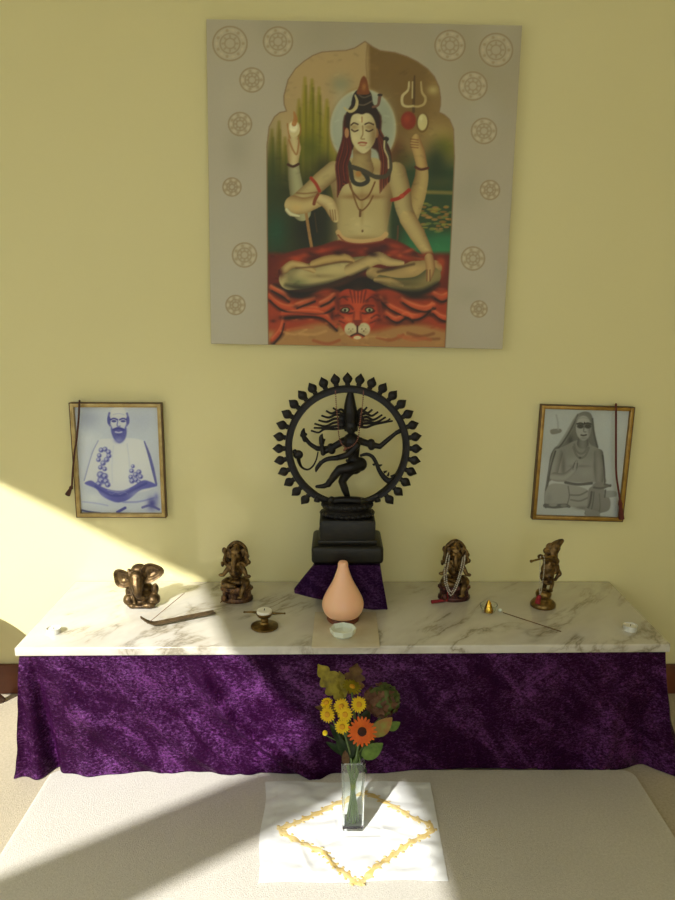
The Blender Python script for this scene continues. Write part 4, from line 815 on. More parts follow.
# the figure: one continuous cast body
D = lambda y: Vector((0, y, 0))
TH = 1.2
L = lambda pts, rr, dy=0: ('l', [c3(*q) + D(dy if not hasattr(dy, '__len__') else dy[i]) for i, q in enumerate(pts)], [TH * q for q in rr])
Lb = lambda pts, rr, dy=0: ('l', [cb(*q) + D(dy if not hasattr(dy, '__len__') else dy[i]) for i, q in enumerate(pts)], [1.12 * q for q in rr])
pr = [
    ('e', c3(332, 228), (.0205, .018, .026)), ('e', c3(333, 205) + D(.006), (.0265, .013, .034)), ('e', c3(331, 180) + D(.004), (.021, .013, .034)), ('e', c3(332, 240) + D(-.006), (.013, .012, .016)), ('e', c3(332, 236) + D(-.018), (.003, .004, .005)),                 # head, face, nose
    L([(331, 205), (330, 180), (329, 150), (330, 118)], [.0165, .0185, .015, .009]), ('e', c3(330, 182), (.019, .017, .009)), ('e', c3(330, 160), (.016, .014, .008)),           # tall crown
    ('e', c3(312, 236), (.004, .004, .011)), ('e', c3(352, 236), (.004, .004, .011)),                                               # ear rings
    L([(333, 255), (334, 275)], [.009, .011]),                                                                                       # neck
    L([(305, 280), (334, 277), (364, 280)], [.010, .014, .010]), L([(334, 282), (337, 310), (340, 338)], [.0235, .020, .0145]), ('e', c3(322, 292) + D(-.012), (.009, .008, .008)), ('e', c3(348, 292) + D(-.012), (.009, .008, .008)),
    L([(340, 338), (343, 352), (345, 368)], [.0145, .018, .0215]), L([(318, 345), (342, 352), (372, 350)], [.004, .006, .005], -.012),          # waist, hips, belt
    # standing leg, bent at the knee
    Lb([(390, 225), (345, 270), (320, 315)], [.0185, .015, .0115]), Lb([(320, 315), (337, 365), (356, 415)], [.0115, .011, .0075]), Lb([(356, 420), (352, 440), (330, 444)], [.008, .0075, .005], [0, -.004, -.020]),
    # raised leg, across the body
    Lb([(430, 210), (370, 222), (305, 232)], [.0205, .0165, .0125], [0, -.018, -.022]), Lb([(305, 232), (270, 275), (240, 318)], [.0125, .0115, .0075], -.022), Lb([(243, 316), (210, 333), (165, 336)], [.008, .0075, .0045], -.023),
    Lb([(245, 306), (236, 322)], [.0095, .0095], -.022),
    # arms
    L([(366, 282), (400, 292), (432, 300)], [.010, .0085, .0072], .003), L([(432, 300), (465, 272), (492, 250)], [.0072, .0062, .0048], .003), L([(490, 252), (503, 243), (508, 232)], [.006, .005, .002], .003), L([(498, 250), (512, 248)], [.005, .002], .003),
    L([(302, 282), (270, 300), (236, 318)], [.010, .0088, .0075], -.004), L([(236, 320), (232, 300), (231, 285)], [.0072, .0060, .0052], -.010), L([(231, 285), (229, 266), (233, 254)], [.0075, .006, .002], -.011), L([(236, 285), (242, 272)], [.003, .002], -.011),
    L([(305, 284), (262, 306), (215, 308)], [.0085, .0075, .0068], .008), L([(215, 308), (190, 292), (174, 272)], [.0065, .0058, .005], .008), L([(172, 278), (166, 255), (169, 240)], [.006, .007, .003], .006), L([(160, 262), (176, 258)], [.004, .004], .004),
    L([(352, 290), (320, 322), (285, 333)], [.0095, .0085, .0075], -.022), L([(285, 333), (250, 337), (228, 350)], [.0072, .0062, .005], -.026), L([(228, 350), (216, 366), (212, 378)], [.006, .0055, .003], -.026),
    L([(402, 286), (403, 300)], [.0102, .0102], .003), L([(262, 300), (266, 312)], [.0102, .0102], -.004),
]
blob(pr, 0.0016, 2).build('figure', M_DARK, nat, sharp=70)
# streaming hair
for s, strands in (('l', [[(308, 190), (285, 180), (265, 186), (248, 178)], [(306, 198), (280, 190), (256, 200), (232, 194)], [(306, 206), (276, 204), (248, 215), (222, 210)], [(308, 216), (274, 218), (244, 230), (208, 222)], [(308, 226), (276, 230), (246, 236), (206, 236)], [(310, 236), (276, 240), (240, 240), (220, 252), (196, 246)], [(312, 182), (298, 172), (285, 176), (272, 168)]]),
                   ('r', [[(356, 190), (372, 178), (390, 184), (404, 174)], [(358, 198), (382, 186), (404, 194), (424, 182)], [(358, 206), (386, 198), (410, 208), (438, 192)], [(358, 214), (388, 210), (416, 218), (450, 200)], [(358, 222), (390, 220), (420, 220), (452, 214), (466, 206)], [(358, 230), (384, 234), (412, 224), (444, 218), (474, 212)], [(354, 182), (366, 170), (376, 176), (386, 166)]])):
    b = MB()
    for st in strands:
        q, r_ = catmull([c3(*p) + D(.006) for p in st], [.0044, .0042, .0038] + [.0030] * (len(st) - 3), 5); b.tube(q, r_, 8); b.ell(q[-1], .0034, None, 8, 6)
    for cx_, cy_ in ((300, 205), (298, 225)) if s == 'l' else ((366, 203), (364, 222)): b.ell(c3(cx_, cy_) + D(.006), (.012, .006, .010), None, 10, 8)
    b.build('hair', M_DARK, nat)
# cobra on one side, flying sash on the other
b = MB(); q, r_ = catmull([c3(*p) + D(.004) for p in ((218, 318), (212, 345), (200, 368), (182, 380), (162, 372), (152, 352), (150, 336))], [.0035, .0042, .0048, .005, .0062, .010, .0135], 5); b.tube(q, r_, 10, 0.6); b.ell(c3(149, 328) + D(.002), (.016, .007, .015)); b.ell(c3(138, 318), (.008, .006, .009)); b.build('cobra', M_DARK, nat)
b = MB(); q, r_ = catmull([cb(*p) + D(.004) for p in ((430, 160), (470, 150), (505, 165), (530, 205), (548, 250), (580, 295), (612, 315), (640, 300))], [.004, .0055, .006, .0062, .0068, .0085, .011, .008], 5); b.tube(q, r_, 10, 0.5)
for (x, y, dx, dy) in ((520, 215, -14, -4), (545, 222, 22, -8), (556, 262, -10, 6), (600, 285, 8, -26), (620, 290, 26, -20), (575, 262, 22, -10)):
    b.tube([cb(x, y) + D(.004), cb(x + dx * .6, y + dy * .5) + D(.004), cb(x + dx, y + dy) + D(.004)], [.005, .0035, .001], 6)
b.build('sash', M_DARK, nat)
# lotus pedestal and stepped base
b = MB(); zt = 0.748
def ov(z): return [(r, q - z) for r, q in ()]
base_c = Vector((RC.x, 2.262, 0)); k_ = 1.0
b.lathe((RC.x, 2.262, 0), [(.070, .698), (.084, .700), (.088, .708), (.082, .716), (.076, .722), (.080, .728), (.083, .736), (.078, .745), (.070, .750), (.055, .752)], 48, True, 1.0, 0.72)
for i in range(28):
    t = 2 * PI * i / 28; b.ell((RC.x + .081 * math.cos(t), 2.262 + .060 * math.sin(t), .709), (.008, .007, .008), None, 8, 6); b.ell((RC.x + .077 * math.cos(t + .1), 2.262 + .057 * math.sin(t + .1), .737), (.0075, .006, .008), None, 8, 6)
for s in (-1, 1):                                           # scrolled ends where the ring springs
    b.tube(catmull([(RC.x + s * .060, 2.262, .735), (RC.x + s * .078, 2.262, .752), (RC.x + s * .094, 2.262, .756), (RC.x + s * .098, 2.262, .745)], None, 5), .010, 10)
b.tube(catmull([(RC.x - .045, 2.225, .756), (RC.x - .02, 2.222, .762), (RC.x + .02, 2.222, .760), (RC.x + .04, 2.225, .758)], None, 5), .011, 10)   # the small crouching dwarf underfoot
b.ell((RC.x - .05, 2.222, .762), .011)
b.build('lotus_pedestal', M_DARK, nat)
b = MB(); b.box((RC.x, 2.262, .660), (.176, .142, .078), .006); b.box((RC.x, 2.262, .696), (.166, .136, .010), .003); b.box((RC.x, 2.262, .632), (.186, .150, .014), .004); b.build('stepped_base', M_DARK2, nat)
b = MB(); b.box((RC.x, 2.262, .595), (.226, .186, .058), .012, None, 3); b.build('plinth', M_DARK2, nat)
# bead garland hung over the ring
def beads(path, r, step):
    b = MB(); L_ = 0; last = None
    for p in path:
        if last is None or (p - last).length >= step:
            b.ell(p, r, None, 8, 6); last = p
    return b
def dense(pts, k=30): return catmull(pts, None, k)
M_BEAD = simple('reddish_beads', lin((150, 96, 78)), lin((112, 62, 50)), 200, 0.5); M_WBEAD = simple('pale_grey_beads', lin((196, 190, 176)), lin((160, 152, 136)), 200, 0.4); M_RED = simple('red_thread', lin((150, 14, 30)), lin((104, 8, 22)), 300, 0.7, bump=0.5)
gar = thing('bead_garland', 'string of small reddish beads looped over the flame ring of the dancing statue', 'beads', c3(333, 105) + D(-.014))
f_ = -.030
path = dense([c3(279, 112) + D(.012), c3(278, 104) + D(-.002), c3(279, 120) + D(-.016), c3(282, 165) + D(f_), c3(287, 210) + D(f_), c3(290, 255) + D(f_), c3(300, 285) + D(f_), c3(320, 297) + D(f_ - .006), c3(342, 285) + D(f_ - .004), c3(356, 262) + D(f_), c3(362, 215) + D(f_), c3(369, 165) + D(f_), c3(374, 120) + D(-.016), c3(375, 104) + D(-.002), c3(374, 112) + D(.012)])
bo = beads(path, .0022, .0052).build('bead_string', M_BEAD, gar)
b = MB(); b.ell(c3(312, 300) + D(f_ - .006), .004); b.tube([c3(312, 300) + D(f_ - .006), c3(306, 306) + D(f_ - .008)], [.002, .004], 8); b.build('knot', M_BEAD, bo)
# cloth-covered stand under it
mv = MB(); bx0, bx1, by0, by1, zt = RC.x - .100, RC.x + .100, 2.170, 2.352, 0.564
per = [(bx0, by1), (bx0, by0), (bx1, by0), (bx1, by1)]; sl = [by1 - by0, bx1 - bx0, by1 - by0, bx1 - bx0]; tot = sum(sl)
def stand(i, j):
    t = (i * tot) % tot; s_ = 0
    while s_ < 3 and t > sl[s_] + 1e-9: t -= sl[s_]; s_ += 1
    a, c = Vector((*per[s_], 0)), Vector((*per[(s_ + 1) % 4], 0)); p = a.lerp(c, min(1, t / sl[s_])); n = ((Vector((-1, 0, 0)), Vector((0, -1, 0)), Vector((1, 0, 0)), Vector((0, 1, 0)))[s_])
    tw = i * tot; e = 0
    cs = (sl[0], sl[0] + sl[1])
    dirs = (Vector((-1, -.25, 0)), Vector((.8, -.6, 0)))
    flare = Vector((0, 0, 0))
    for q, dr, am in zip(cs, dirs, (.068, .034)): flare += dr * am * j ** 0.9 * g(tw, q, .035)
    fold = .006 * j * math.sin(tw * 95) + .004 * j * math.sin(tw * 43 + 1)
    z = (zt + 0.0) * (1 - j) + (ZM + .003) * j
    hem = .052 * g(tw, cs[0] - .01, .06) * j + .018 * j * max(0, math.sin(tw * 11)) * (1 if tw < sl[0] else 0.25)
    p = p + n * (.003 + fold) + flare
    return Vector((p.x, min(p.y, YW - .01), min(zt, z + hem)))
mv.grid(stand, 220, 22); mv.bm.faces.new([mv.bm.verts.new((*q, zt)) for q in ((bx0 - .002, by0 - .002), (bx1 + .002, by0 - .002), (bx1 + .002, by1), (bx0 - .002, by1))])
o = mv.build('velvet_cloth', M_VELVET2, sharp=60); tag(o, 'small dark purple velvet cloth draped over the stand beneath the dancing statue', 'cloth')

# ------------------------------------------------------------------ brass and bronze figures
M_BRONZE = simple('worn_bronze', lin((132, 104, 62)), lin((56, 42, 30)), 70, 0.36, 0.85, 0.4, 260, 0.0025)
M_COPPER = simple('bright_copper_bronze', lin((108, 86, 54)), lin((58, 44, 28)), 60, 0.38, 0.75, 0.4, 260, 0.0025)
M_PLUM = simple('plum_brown_bronze', lin((128, 94, 62)), lin((50, 32, 34)), 60, 0.4, 0.7, 0.4, 260, 0.0025)
M_RBASE = simple('reddish_bronze', lin((92, 52, 44)), lin((54, 30, 28)), 60, 0.42, 0.6, 0.4, 260, 0.0025)
M_BRASS = simple('aged_brass', lin((138, 110, 60)), lin((88, 68, 36)), 60, 0.32, 0.85, 0.2, 200, 0.001)

# elephant head with spread ears over a small crouching body
org = F(137.5, 609.5, ZM) + Vector((0, .042, 0)); S = .00055
def e(x, y, d=0.0): return org + Vector(((x - 240) * S, d, (415 - y) * S))
el = thing('elephant_figure', 'bronze elephant-headed figurine with wide spread ears beside the incense holder', 'statuette', org)
pr = [('e', e(238, 230), (.034, .028, .028)), ('e', e(236, 200, .004), (.024, .024, .016)), ('e', e(215, 214, -.012), (.013, .013, .013)), ('e', e(258, 214, -.012), (.013, .013, .013)),
      ('l', [e(236, 240, -.018), e(242, 275, -.036), e(248, 310, -.044), e(256, 335, -.040), e(276, 345, -.036)], [.025, .020, .0145, .0105, .007]),
      ('e', e(248, 365, .008), (.046, .036, .028)), ('e', e(250, 330, .014), (.034, .028, .024)), ('e', e(178, 380, -.006), (.020, .022, .020)), ('e', e(322, 375, -.010), (.021, .024, .019)), ('e', e(178, 335, .002), (.014, .015, .022)), ('e', e(326, 320, 0), (.012, .014, .018)),
      ('l', [e(325, 300, -.006), e(334, 286, -.008)], [.006, .004]), ('e', e(248, 400, -.016), (.046, .030, .010)), ('e', e(210, 398, -.034), (.015, .012, .009)), ('e', e(300, 396, -.034), (.022, .012, .010)),
      ('l', [e(222, 262, -.026), e(214, 292, -.034)], [.005, .002]), ('l', [e(262, 262, -.028), e(276, 290, -.038)], [.005, .002]),
      ('l', [e(188, 195, -.014), e(196, 240, -.022), e(196, 300, -.022), e(214, 350, -.030), e(226, 395, -.034)], [.005, .0055, .005, .005, .005])]
blob(pr, .0016, 1).build('figure', M_COPPER, el, sharp=70)
for s, c_, r_, ro in ((-1, e(157, 246, -.004), (.037, .009, .030), .25), (1, e(316, 212, -.002), (.037, .009, .031), -.35)):
    b = MB(); 
    def earfn(i, j, c_=c_, r_=r_, ro=ro, s=s):
        t = 2 * PI * i; rr_ = j * (1 + .10 * math.cos(t * 3 + s)); v = Vector((r_[0] * rr_ * math.cos(t), -.012 * j * j + .006 * math.cos(t) * s * j + .002 * math.sin(j * 12), r_[2] * rr_ * math.sin(t)))
        v.rotate(Euler((0, ro, 0))); return c_ + v
    b.grid(earfn, 40, 8); b.build('ear', M_COPPER, el, sharp=80, solidify=.005)

def seated(root, org, S, base_m, fig_m, wob):
    def q(x, y, d=0.0): return org + Vector(((x - 265) * S, d, (550 - y) * S))
    b = MB(); b.lathe(q(265, 550), [(.050, 0), (.053, .004), (.052, .012), (.047, .016), (.047, .034), (.050, .038), (.050, .046), (.044, .052), (.02, .053)], 40, True, 1.0, 0.72)
    for i in range(9): b.box(q(265 + (i - 4) * 24, 500, -.034 + .0012 * (i - 4) ** 2), (.0065, .008, .018), .002)
    for i in range(24):
        t = 2 * PI * i / 24; b.ell(q(265, 452) + Vector((.049 * math.cos(t), .036 * math.sin(t), 0)), (.005, .005, .005), None, 8, 6)
    b.ell(q(180, 505, -.036), (.010, .009, .012)); b.tube([q(165, 520, -.034), q(150, 540, -.036)], [.003, .001], 6)
    b.build('pedestal', base_m, root)
    pr = [('e', q(265, 310, -.004), (.024, .022, .024)), ('e', q(265, 265, .004), (.024, .018, .020)), ('l', [q(200, 390, -.006), q(180, 400, -.024), q(255, 412, -.034)], [.013, .013, .009]), ('l', [q(330, 385, -.006), q(345, 400, -.020), q(320, 440, -.034), q(312, 480, -.036)], [.013, .013, .010, .008]), ('e', q(305, 490, -.040), (.012, .010, .006)),
          ('e', q(265, 395, .004), (.042, .030, .014)), ('e', q(268, 185, -.004), (.021, .020, .021)), ('e', q(250, 178, -.016), (.009, .009, .009)), ('e', q(284, 178, -.016), (.009, .009, .009)),
          ('l', [q(266, 190, -.018), q(262, 218, -.029), q(260, 250, -.032), q(268, 280, -.030), q(284, 290, -.028)], [.0115, .0095, .008, .0065, .005]), ('l', [q(252, 205, -.020), q(246, 226, -.028)], [.003, .0015]), ('l', [q(280, 205, -.020), q(288, 226, -.028)], [.003, .0015]),
          ('l', [q(268, 160, -.002), q(270, 130, 0), q(270, 106, .002)], [.019, .015, .007]), ('e', q(268, 150, -.012), (.017, .008, .007)), ('e', q(270, 100, .002), .006),
          ('l', [q(228, 250, 0), q(200, 262, -.002), q(180, 225, -.006), q(182, 195, -.008)], [.009, .0075, .0062, .005]), ('l', [q(184, 196, -.008), q(184, 130, -.006)], [.0035, .0035]), ('e', q(180, 145, -.006), (.008, .004, .011)),
          ('l', [q(306, 250, 0), q(338, 260, -.002), q(356, 240, -.006), q(352, 205, -.008)], [.009, .0075, .0062, .005]), ('e', q(352, 190, -.008), (.009, .005, .009)), ('l', [q(352, 168, -.006), q(340, 150, -.004)], [.005, .004]), ('e', q(366, 238, -.008), (.007, .006, .008)),
          ('l', [q(225, 268, -.006), q(196, 300, -.012), q(172, 330, -.020)], [.009, .008, .006]), ('e', q(158, 330, -.020), (.010, .006, .006)), ('l', [q(165, 262, -.010), q(160, 240, -.010)], [.005, .004]), ('l', [q(308, 268, -.006), q(332, 300, -.014), q(348, 335, -.022)], [.009, .008, .006]), ('e', q(366, 340, -.022), (.008, .006, .006)),
          ('l', [q(238, 278, -.020), q(265, 300, -.026), q(292, 278, -.020)], [.003, .003, .003])]
    blob(pr, .0014, 1).build('figure', fig_m, root, sharp=70)
    b = MB(); b.tube(catmull([q(212, 260, .012), q(196, 210, .014), q(205, 150, .014), q(235, 112, .014), q(270, 98, .014), q(305, 112, .014), q(334, 150, .014), q(342, 210, .014), q(326, 260, .012)], None, 5), .0075, 10); b.ell(q(270, 200, .017), (.030, .005, .040)); b.build('throne_back', fig_m, root)
    for s in (-1, 1): MB().ell(q(268 + s * 46, 172, -.002), (.013, .004, .018), (0, s * .3, 0)).build('ear', fig_m, root)
oA = F(235.5, 604, ZM) + Vector((0, .036, 0))
gA = thing('seated_figure', 'dark bronze elephant-headed figure on a pedestal behind the brass oil lamp', 'statuette', oA); seated(gA, oA, .000420, M_PLUM, M_BRONZE, 0)
oB = F(455.5, 602.5, ZM) + Vector((0, .036, 0))
gB = thing('seated_figure', 'reddish bronze elephant-headed figure draped with pale grey beads', 'statuette', oB); seated(gB, oB, .000422, M_RBASE, M_BRONZE, 1)
YB_ = oB.y - .048
def b4(x, y, d=0.0): return P(420 + x / 6.75, 530 + y / 6.75, YB_ + d)
gm = thing('prayer_beads', 'pale grey prayer beads with red tassel hanging on the reddish seated figure', 'beads', b4(210, 440))
for pts in ([b4(190, 150, .05), b4(180, 190, .012), b4(166, 260, 0), b4(166, 340, -.004), b4(185, 405, -.006), b4(208, 440, -.007), b4(238, 405, -.006), b4(262, 345, -.004), b4(285, 280, 0), b4(300, 210, .01), b4(302, 160, .05)], [b4(200, 165, .045), b4(190, 230, .008), b4(178, 300, 0), b4(186, 370, -.005), b4(212, 418, -.006), b4(248, 350, -.004), b4(276, 255, .002), b4(290, 180, .04)]):
    beads(dense(pts, 26), .0026, .0056).build('bead_string', M_WBEAD, gm)
b = MB(); tb = F(447, 602, ZM); te = F(431.5, 604, ZM); zz = Vector((0, 0, .007)); b.tube([b4(186, 420, -.008), tb + zz + Vector((.003, 0, .004)), tb + zz, tb.lerp(te, .25) + zz, te + zz], [.0015, .002, .0052, .0048, .0062], 12, 0.9); b.build('red_tassel', M_RED, gm)

# slim flute player
oK = F(546, 610.5, ZM) + Vector((0, .036, 0)); SK = .000415
def k(x, y, d=0.0): return oK + Vector(((x - 272) * SK, d, (603 - y) * SK))
kr = thing('flute_player', 'slim brass flute player standing with crossed legs on a round base', 'statuette', oK)
MB().lathe(k(272, 603), [(.038, 0), (.040, .003), (.040, .010), (.036, .016), (.031, .021), (.0245, .025), (.022, .030), (.0245, .036), (.0255, .044), (.023, .050), (.017, .056), (.008, .058)], 40).build('round_base', M_BRASS, kr)
pr = [('l', [k(272, 470), k(276, 430, -.002), k(286, 390), k(292, 345)], [.0065, .0075, .010, .013]), ('l', [k(322, 462, -.006), k(330, 420, -.004), k(322, 390, -.002), k(312, 350)], [.005, .0068, .009, .012]), ('e', k(266, 472, -.008), (.010, .012, .005)), ('e', k(318, 466, -.010), (.007, .010, .006)),
      ('l', [k(262, 408, -.004), k(290, 414, -.008), k(335, 408, -.004)], [.005, .006, .005]), ('l', [k(300, 350), k(296, 320), k(290, 285), k(300, 258)], [.019, .0165, .0155, .014]), ('l', [k(262, 330, -.004), k(256, 360, -.002), k(268, 395, 0)], [.010, .011, .007]), ('e', k(290, 300, -.004), (.022, .014, .022)),
      ('l', [k(365, 285, .002), k(376, 320, .002), k(388, 345, .002), k(372, 360, 0), k(356, 390, 0)], [.006, .007, .007, .006, .005]), ('l', [k(340, 260), k(362, 290, 0), k(350, 330, 0)], [.010, .009, .007]),
      ('l', [k(275, 262), k(322, 256), k(345, 262)], [.010, .012, .010]), ('l', [k(342, 260), k(352, 232, -.010), k(330, 205, -.018), k(290, 196, -.024)], [.0095, .0085, .007, .005]), ('l', [k(278, 262), k(262, 225, -.012), k(236, 190, -.022)], [.0095, .008, .0055]), ('e', k(216, 184, -.024), (.010, .007, .008)), ('e', k(262, 184, -.024), (.010, .008, .009)),
      ('l', [k(315, 250), k(318, 225, 0)], [.008, .009]), ('e', k(316, 198, -.004), (.0185, .0175, .021)), ('e', k(308, 204, -.018), (.004, .005, .005)), ('e', k(344, 200, 0), (.009, .008, .014)), ('e', k(272, 156, -.002), (.010, .008, .010)),
      ('l', [k(318, 172, 0), k(330, 140, 0), k(345, 115, 0), k(370, 92, 0), k(388, 80, 0)], [.0185, .019, .0155, .011, .007]), ('e', k(302, 128, 0), (.014, .010, .014)), ('e', k(350, 140, 0), (.013, .010, .012)), ('e', k(290, 165, -.004), (.016, .014, .009))]
blob(pr, .0014, 1).build('figure', M_BRONZE, kr, sharp=70)
MB().tube([k(310, 176, -.026), k(230, 188, -.034), k(140, 206, -.040)], [.0028, .0028, .0032], 10).ell(k(138, 207, -.040), .005).build('flute', M_BRASS, kr)
km = thing('prayer_beads', 'thin pale beads with red tassel hanging from the flute player', 'beads', k(215, 500, -.040))
for pts in ([k(218, 176, -.024), k(206, 186, -.036), k(206, 260, -.038), k(208, 360, -.039), k(212, 440, -.040), k(214, 470, -.042)], [k(234, 176, -.024), k(236, 188, -.037), k(238, 270, -.038), k(232, 370, -.039), k(224, 440, -.040), k(214, 470, -.042)]):
    beads(dense(pts, 30), .0018, .0042).build('bead_string', M_WBEAD, km)
MB().tube([k(214, 470, -.042), k(210, 482, -.043), k(204, 500, -.044), k(196, 536, -.047)], [.002, .007, .0075, .009], 12).build('red_tassel', M_RED, km)
# ------------------------------------------------------------------ small things on the marble
M_WAX = NT('peach_frosted_glass'); M_WAX.setp(Base_Color=(*lin((244, 192, 156)), 1), Roughness=0.3, Subsurface_Weight=0.35, Subsurface_Scale=0.03, Subsurface_Radius=(1.0, 0.5, 0.3)); M_WAX = M_WAX.m
M_WOOD = simple('dark_red_wood', lin((110, 52, 30)), lin((80, 34, 20)), 60, 0.4); M_HOLD = simple('dark_olive_wood', lin((84, 66, 42)), lin((56, 42, 28)), 60, 0.45)
M_PORC = simple('white_porcelain', lin((222, 228, 216)), lin((214, 222, 208)), 10, 0.2); M_CANDLE = simple('white_candle_wax', lin((236, 232, 220)), lin((228, 224, 208)), 30, 0.45)
M_ALU = simple('tealight_cup', lin((222, 222, 214)), lin((206, 206, 198)), 60, 0.3, 0.2); M_WICK = simple('black_wick', lin((30, 26, 22)), None, 60, 0.9); M_STICK = simple('incense_stick', lin((120, 92, 58)), lin((96, 70, 44)), 200, 0.8)
M_GOLDC = simple('polished_gold_brass', lin((224, 178, 70)), lin((196, 144, 40)), 30, 0.16, 1.0)
def real_glass(name, col=(0.95, 1.0, 0.97)):
    n = NT(name); n.setp(Base_Color=(*col, 1), Roughness=0.0, IOR=1.45, Transmission_Weight=1.0); return n.m
M_GLASS = real_glass('clear_glass')
M_TILE = simple('pale_stone_tile', lin((206, 196, 172)), lin((196, 184, 158)), 14, 0.18)
t0, t1, t2, t3 = F(311.5, 647, ZM + .004), F(380, 647, ZM + .004), F(376, 612, ZM + .004), F(315, 612, ZM + .004)
o = MB().prism([t0, t1, t2, t3], ZM, ZM + .0045, .0012, 2).build('square_tile', M_TILE); tag(o, 'thin pale square tile under the peach lamp at the marble edge', 'tile', kind='thing')
zl = ZM + .0048; lc = F(343, 625.5, zl) ; lc.y += .045
lamp = thing('teardrop_lamp', 'peach frosted teardrop lamp on a dark red wooden foot', 'lamp', lc)
MB().lathe(lc, [(.047, 0), (.049, .003), (.049, .008), (.046, .012), (.036, .014)], 40).build('wooden_foot', M_WOOD, lamp)
prof = [(.034, .016), (.045, .019), (.054, .028), (.0595, .040), (.062, .053), (.060, .067), (.054, .082), (.0455, .098), (.037, .113), (.0295, .128), (.0235, .143), (.0185, .158), (.0155, .170), (.0150, .178), (.0125, .184), (.007, .187), (0, .1875)]
prof = [(r * 1.02, z * 1.03 - .006) for r, z in prof]
q, _ = catmull([(r, 0, z) for r, z in prof], [0] * len(prof), 3)
MB().lathe(lc, [(max(p.x, 0), p.z) for p in q], 56).build('teardrop_shade', M_WAX, lamp)
bc = F(343, 636, zl); b = MB()
b.lathe(bc, [(0, .0), (.023, .0), (.026, .002), (.036, .010), (.039, .024), (.038, .0255), (.036, .0245), (.033, .012), (.020, .0055), (0, .0045)], 8)
o = b.build('octagonal_bowl', M_PORC, sharp=20); tag(o, 'small white octagonal bowl in front of the peach lamp', 'bowl')
# incense boat and stick
hz = ZM
pA, pB = F(214.5, 614.5, hz), F(141, 629, hz); ax = (pB - pA).normalized(); sd = Vector((-ax.y, ax.x, 0)); Lh = (pB - pA).length
def boat(i, j):
    s = i * 1.0; wdt = .0125 if s < .9 else .0125 * max(.45, 1 - (s - .9) * 5.5); curl = 0.0 if s < .78 else .030 * ((s - .78) / .22) ** 2
    c = pA + ax * (Lh * s); t = (j - .5) * 2; return c + sd * (wdt * t) + Vector((0, 0, hz * 0 + .0035 + curl + .0045 * t * t))
b = MB().grid(boat, 40, 8)
o = b.build('incense_holder', M_HOLD, sharp=60, solidify=.004); tag(o, 'long narrow dark wooden incense holder with an upturned end', 'incense holder')
s0, s1 = F(147, 624, ZM + .010), P(184.5, 593, 2.12)
o = MB().tube([s0, s0.lerp(s1, .5), s1], .0011, 6).build('incense_stick', M_STICK); tag(o, 'thin incense stick leaning up out of the dark wooden holder', 'incense stick')
# brass oil lamp
oc = F(264.5, 628, ZM) ; oc.y += .004
ol = thing('brass_lamp', 'small brass pedestal lamp with two side spikes', 'oil lamp', oc)
MB().lathe(oc, [(0, 0), (.038, 0), (.041, .003), (.041, .007), (.036, .009), (.020, .010), (.012, .013), (.0095, .018), (.0125, .024), (.009, .029), (.013, .032)], 44).build('foot', M_BRASS, ol)
MB().lathe(oc, [(0, .031), (.012, .032), (.020, .036), (.0245, .043), (.0255, .047), (.024, .0475), (.021, .042), (0, .040)], 40).build('cup', M_BRASS, ol)
for s, zz in ((-1, .004), (1, 0)):
    b = MB(); b.tube([oc + Vector((s * .022, 0, .044 + zz)), oc + Vector((s * .040, .002, .044 + zz)), oc + Vector((s * .060, .004, .043 + zz))], [.0042, .0030, .0022], 10); b.ell(oc + Vector((s * .060, .004, .043 + zz)), .0032, None, 10, 8); b.build('spike', M_BRASS, ol)
cn = thing('candle', 'round white candle sitting in the cup of the brass lamp', 'candle', oc + Vector((0, 0, .041)))
wx = MB().lathe(oc, [(0, .0412), (.020, .0415), (.0225, .048), (.0225, .054), (.021, .056), (.006, .0545), (0, .0543)], 36).build('wax', M_CANDLE, cn)
MB().tube([oc + Vector((0, 0, .053)), oc + Vector((.001, 0, .060))], .0016, 6).build('wick', M_WICK, wx)
# tealights
def tealight(label, c):
    th = thing('tealight', label, 'candle', c, 'tealights on the marble corners')
    MB().lathe(c, [(0, 0), (.0190, 0), (.0195, .001), (.0195, .0155), (.0205, .0165), (.0190, .0163), (.0185, .003), (0, .002)], 36).build('cup', M_ALU, th)
    wx = MB().lathe(c, [(0, .0022), (.0183, .0025), (.0183, .0135), (.010, .0128), (0, .0125)], 36).build('wax', M_CANDLE, th)
    MB().tube([c + Vector((0, 0, .012)), c + Vector((.001, 0, .019))], .0009, 6).build('wick', M_WICK, wx)
tealight('small white tealight alone near the right end of the marble', F(630, 630, ZM))
tealight('sunlit white tealight alone near the left end of the marble', F(54, 633, ZM))
# glass with a little gold cone
gc = F(488.5, 612, ZM)
th = thing('glass_dish', 'tiny clear glass dish holding a gold cone', 'dish', gc)
MB().lathe(gc, [(0, 0), (.016, 0), (.020, .003), (.026, .018), (.0275, .026), (.0262, .026), (.0245, .018), (.0185, .0045), (0, .0035)], 32).build('glass_bowl', M_GLASS, th)
o = MB().lathe(gc + Vector((0, 0, .0038)), [(0, 0), (.0145, 0), (.0150, .002), (.0125, .010), (.0085, .022), (.0045, .032), (.002, .036), (0, .0365)], 28).build('brass_cone', M_GOLDC); tag(o, 'shiny gold brass cone standing in the tiny glass dish', 'cone')
o = MB().ell(F(500, 611.5, ZM) + Vector((0, 0, .005)), (.0065, .006, .005)).build('white_pebble', M_PORC); tag(o, 'small white pebble beside the tiny glass dish', 'pebble')
q0, q1 = F(503, 613, ZM), F(561, 632, ZM); up_ = Vector((0, 0, .0016))
o = MB().tube([q0 + up_, q0.lerp(q1, .5) + up_, q1 + up_], [.0012, .0014, .0016], 8).build('incense_stick', M_STICK); tag(o, 'thin brown incense stick lying flat near the flute player', 'incense stick')

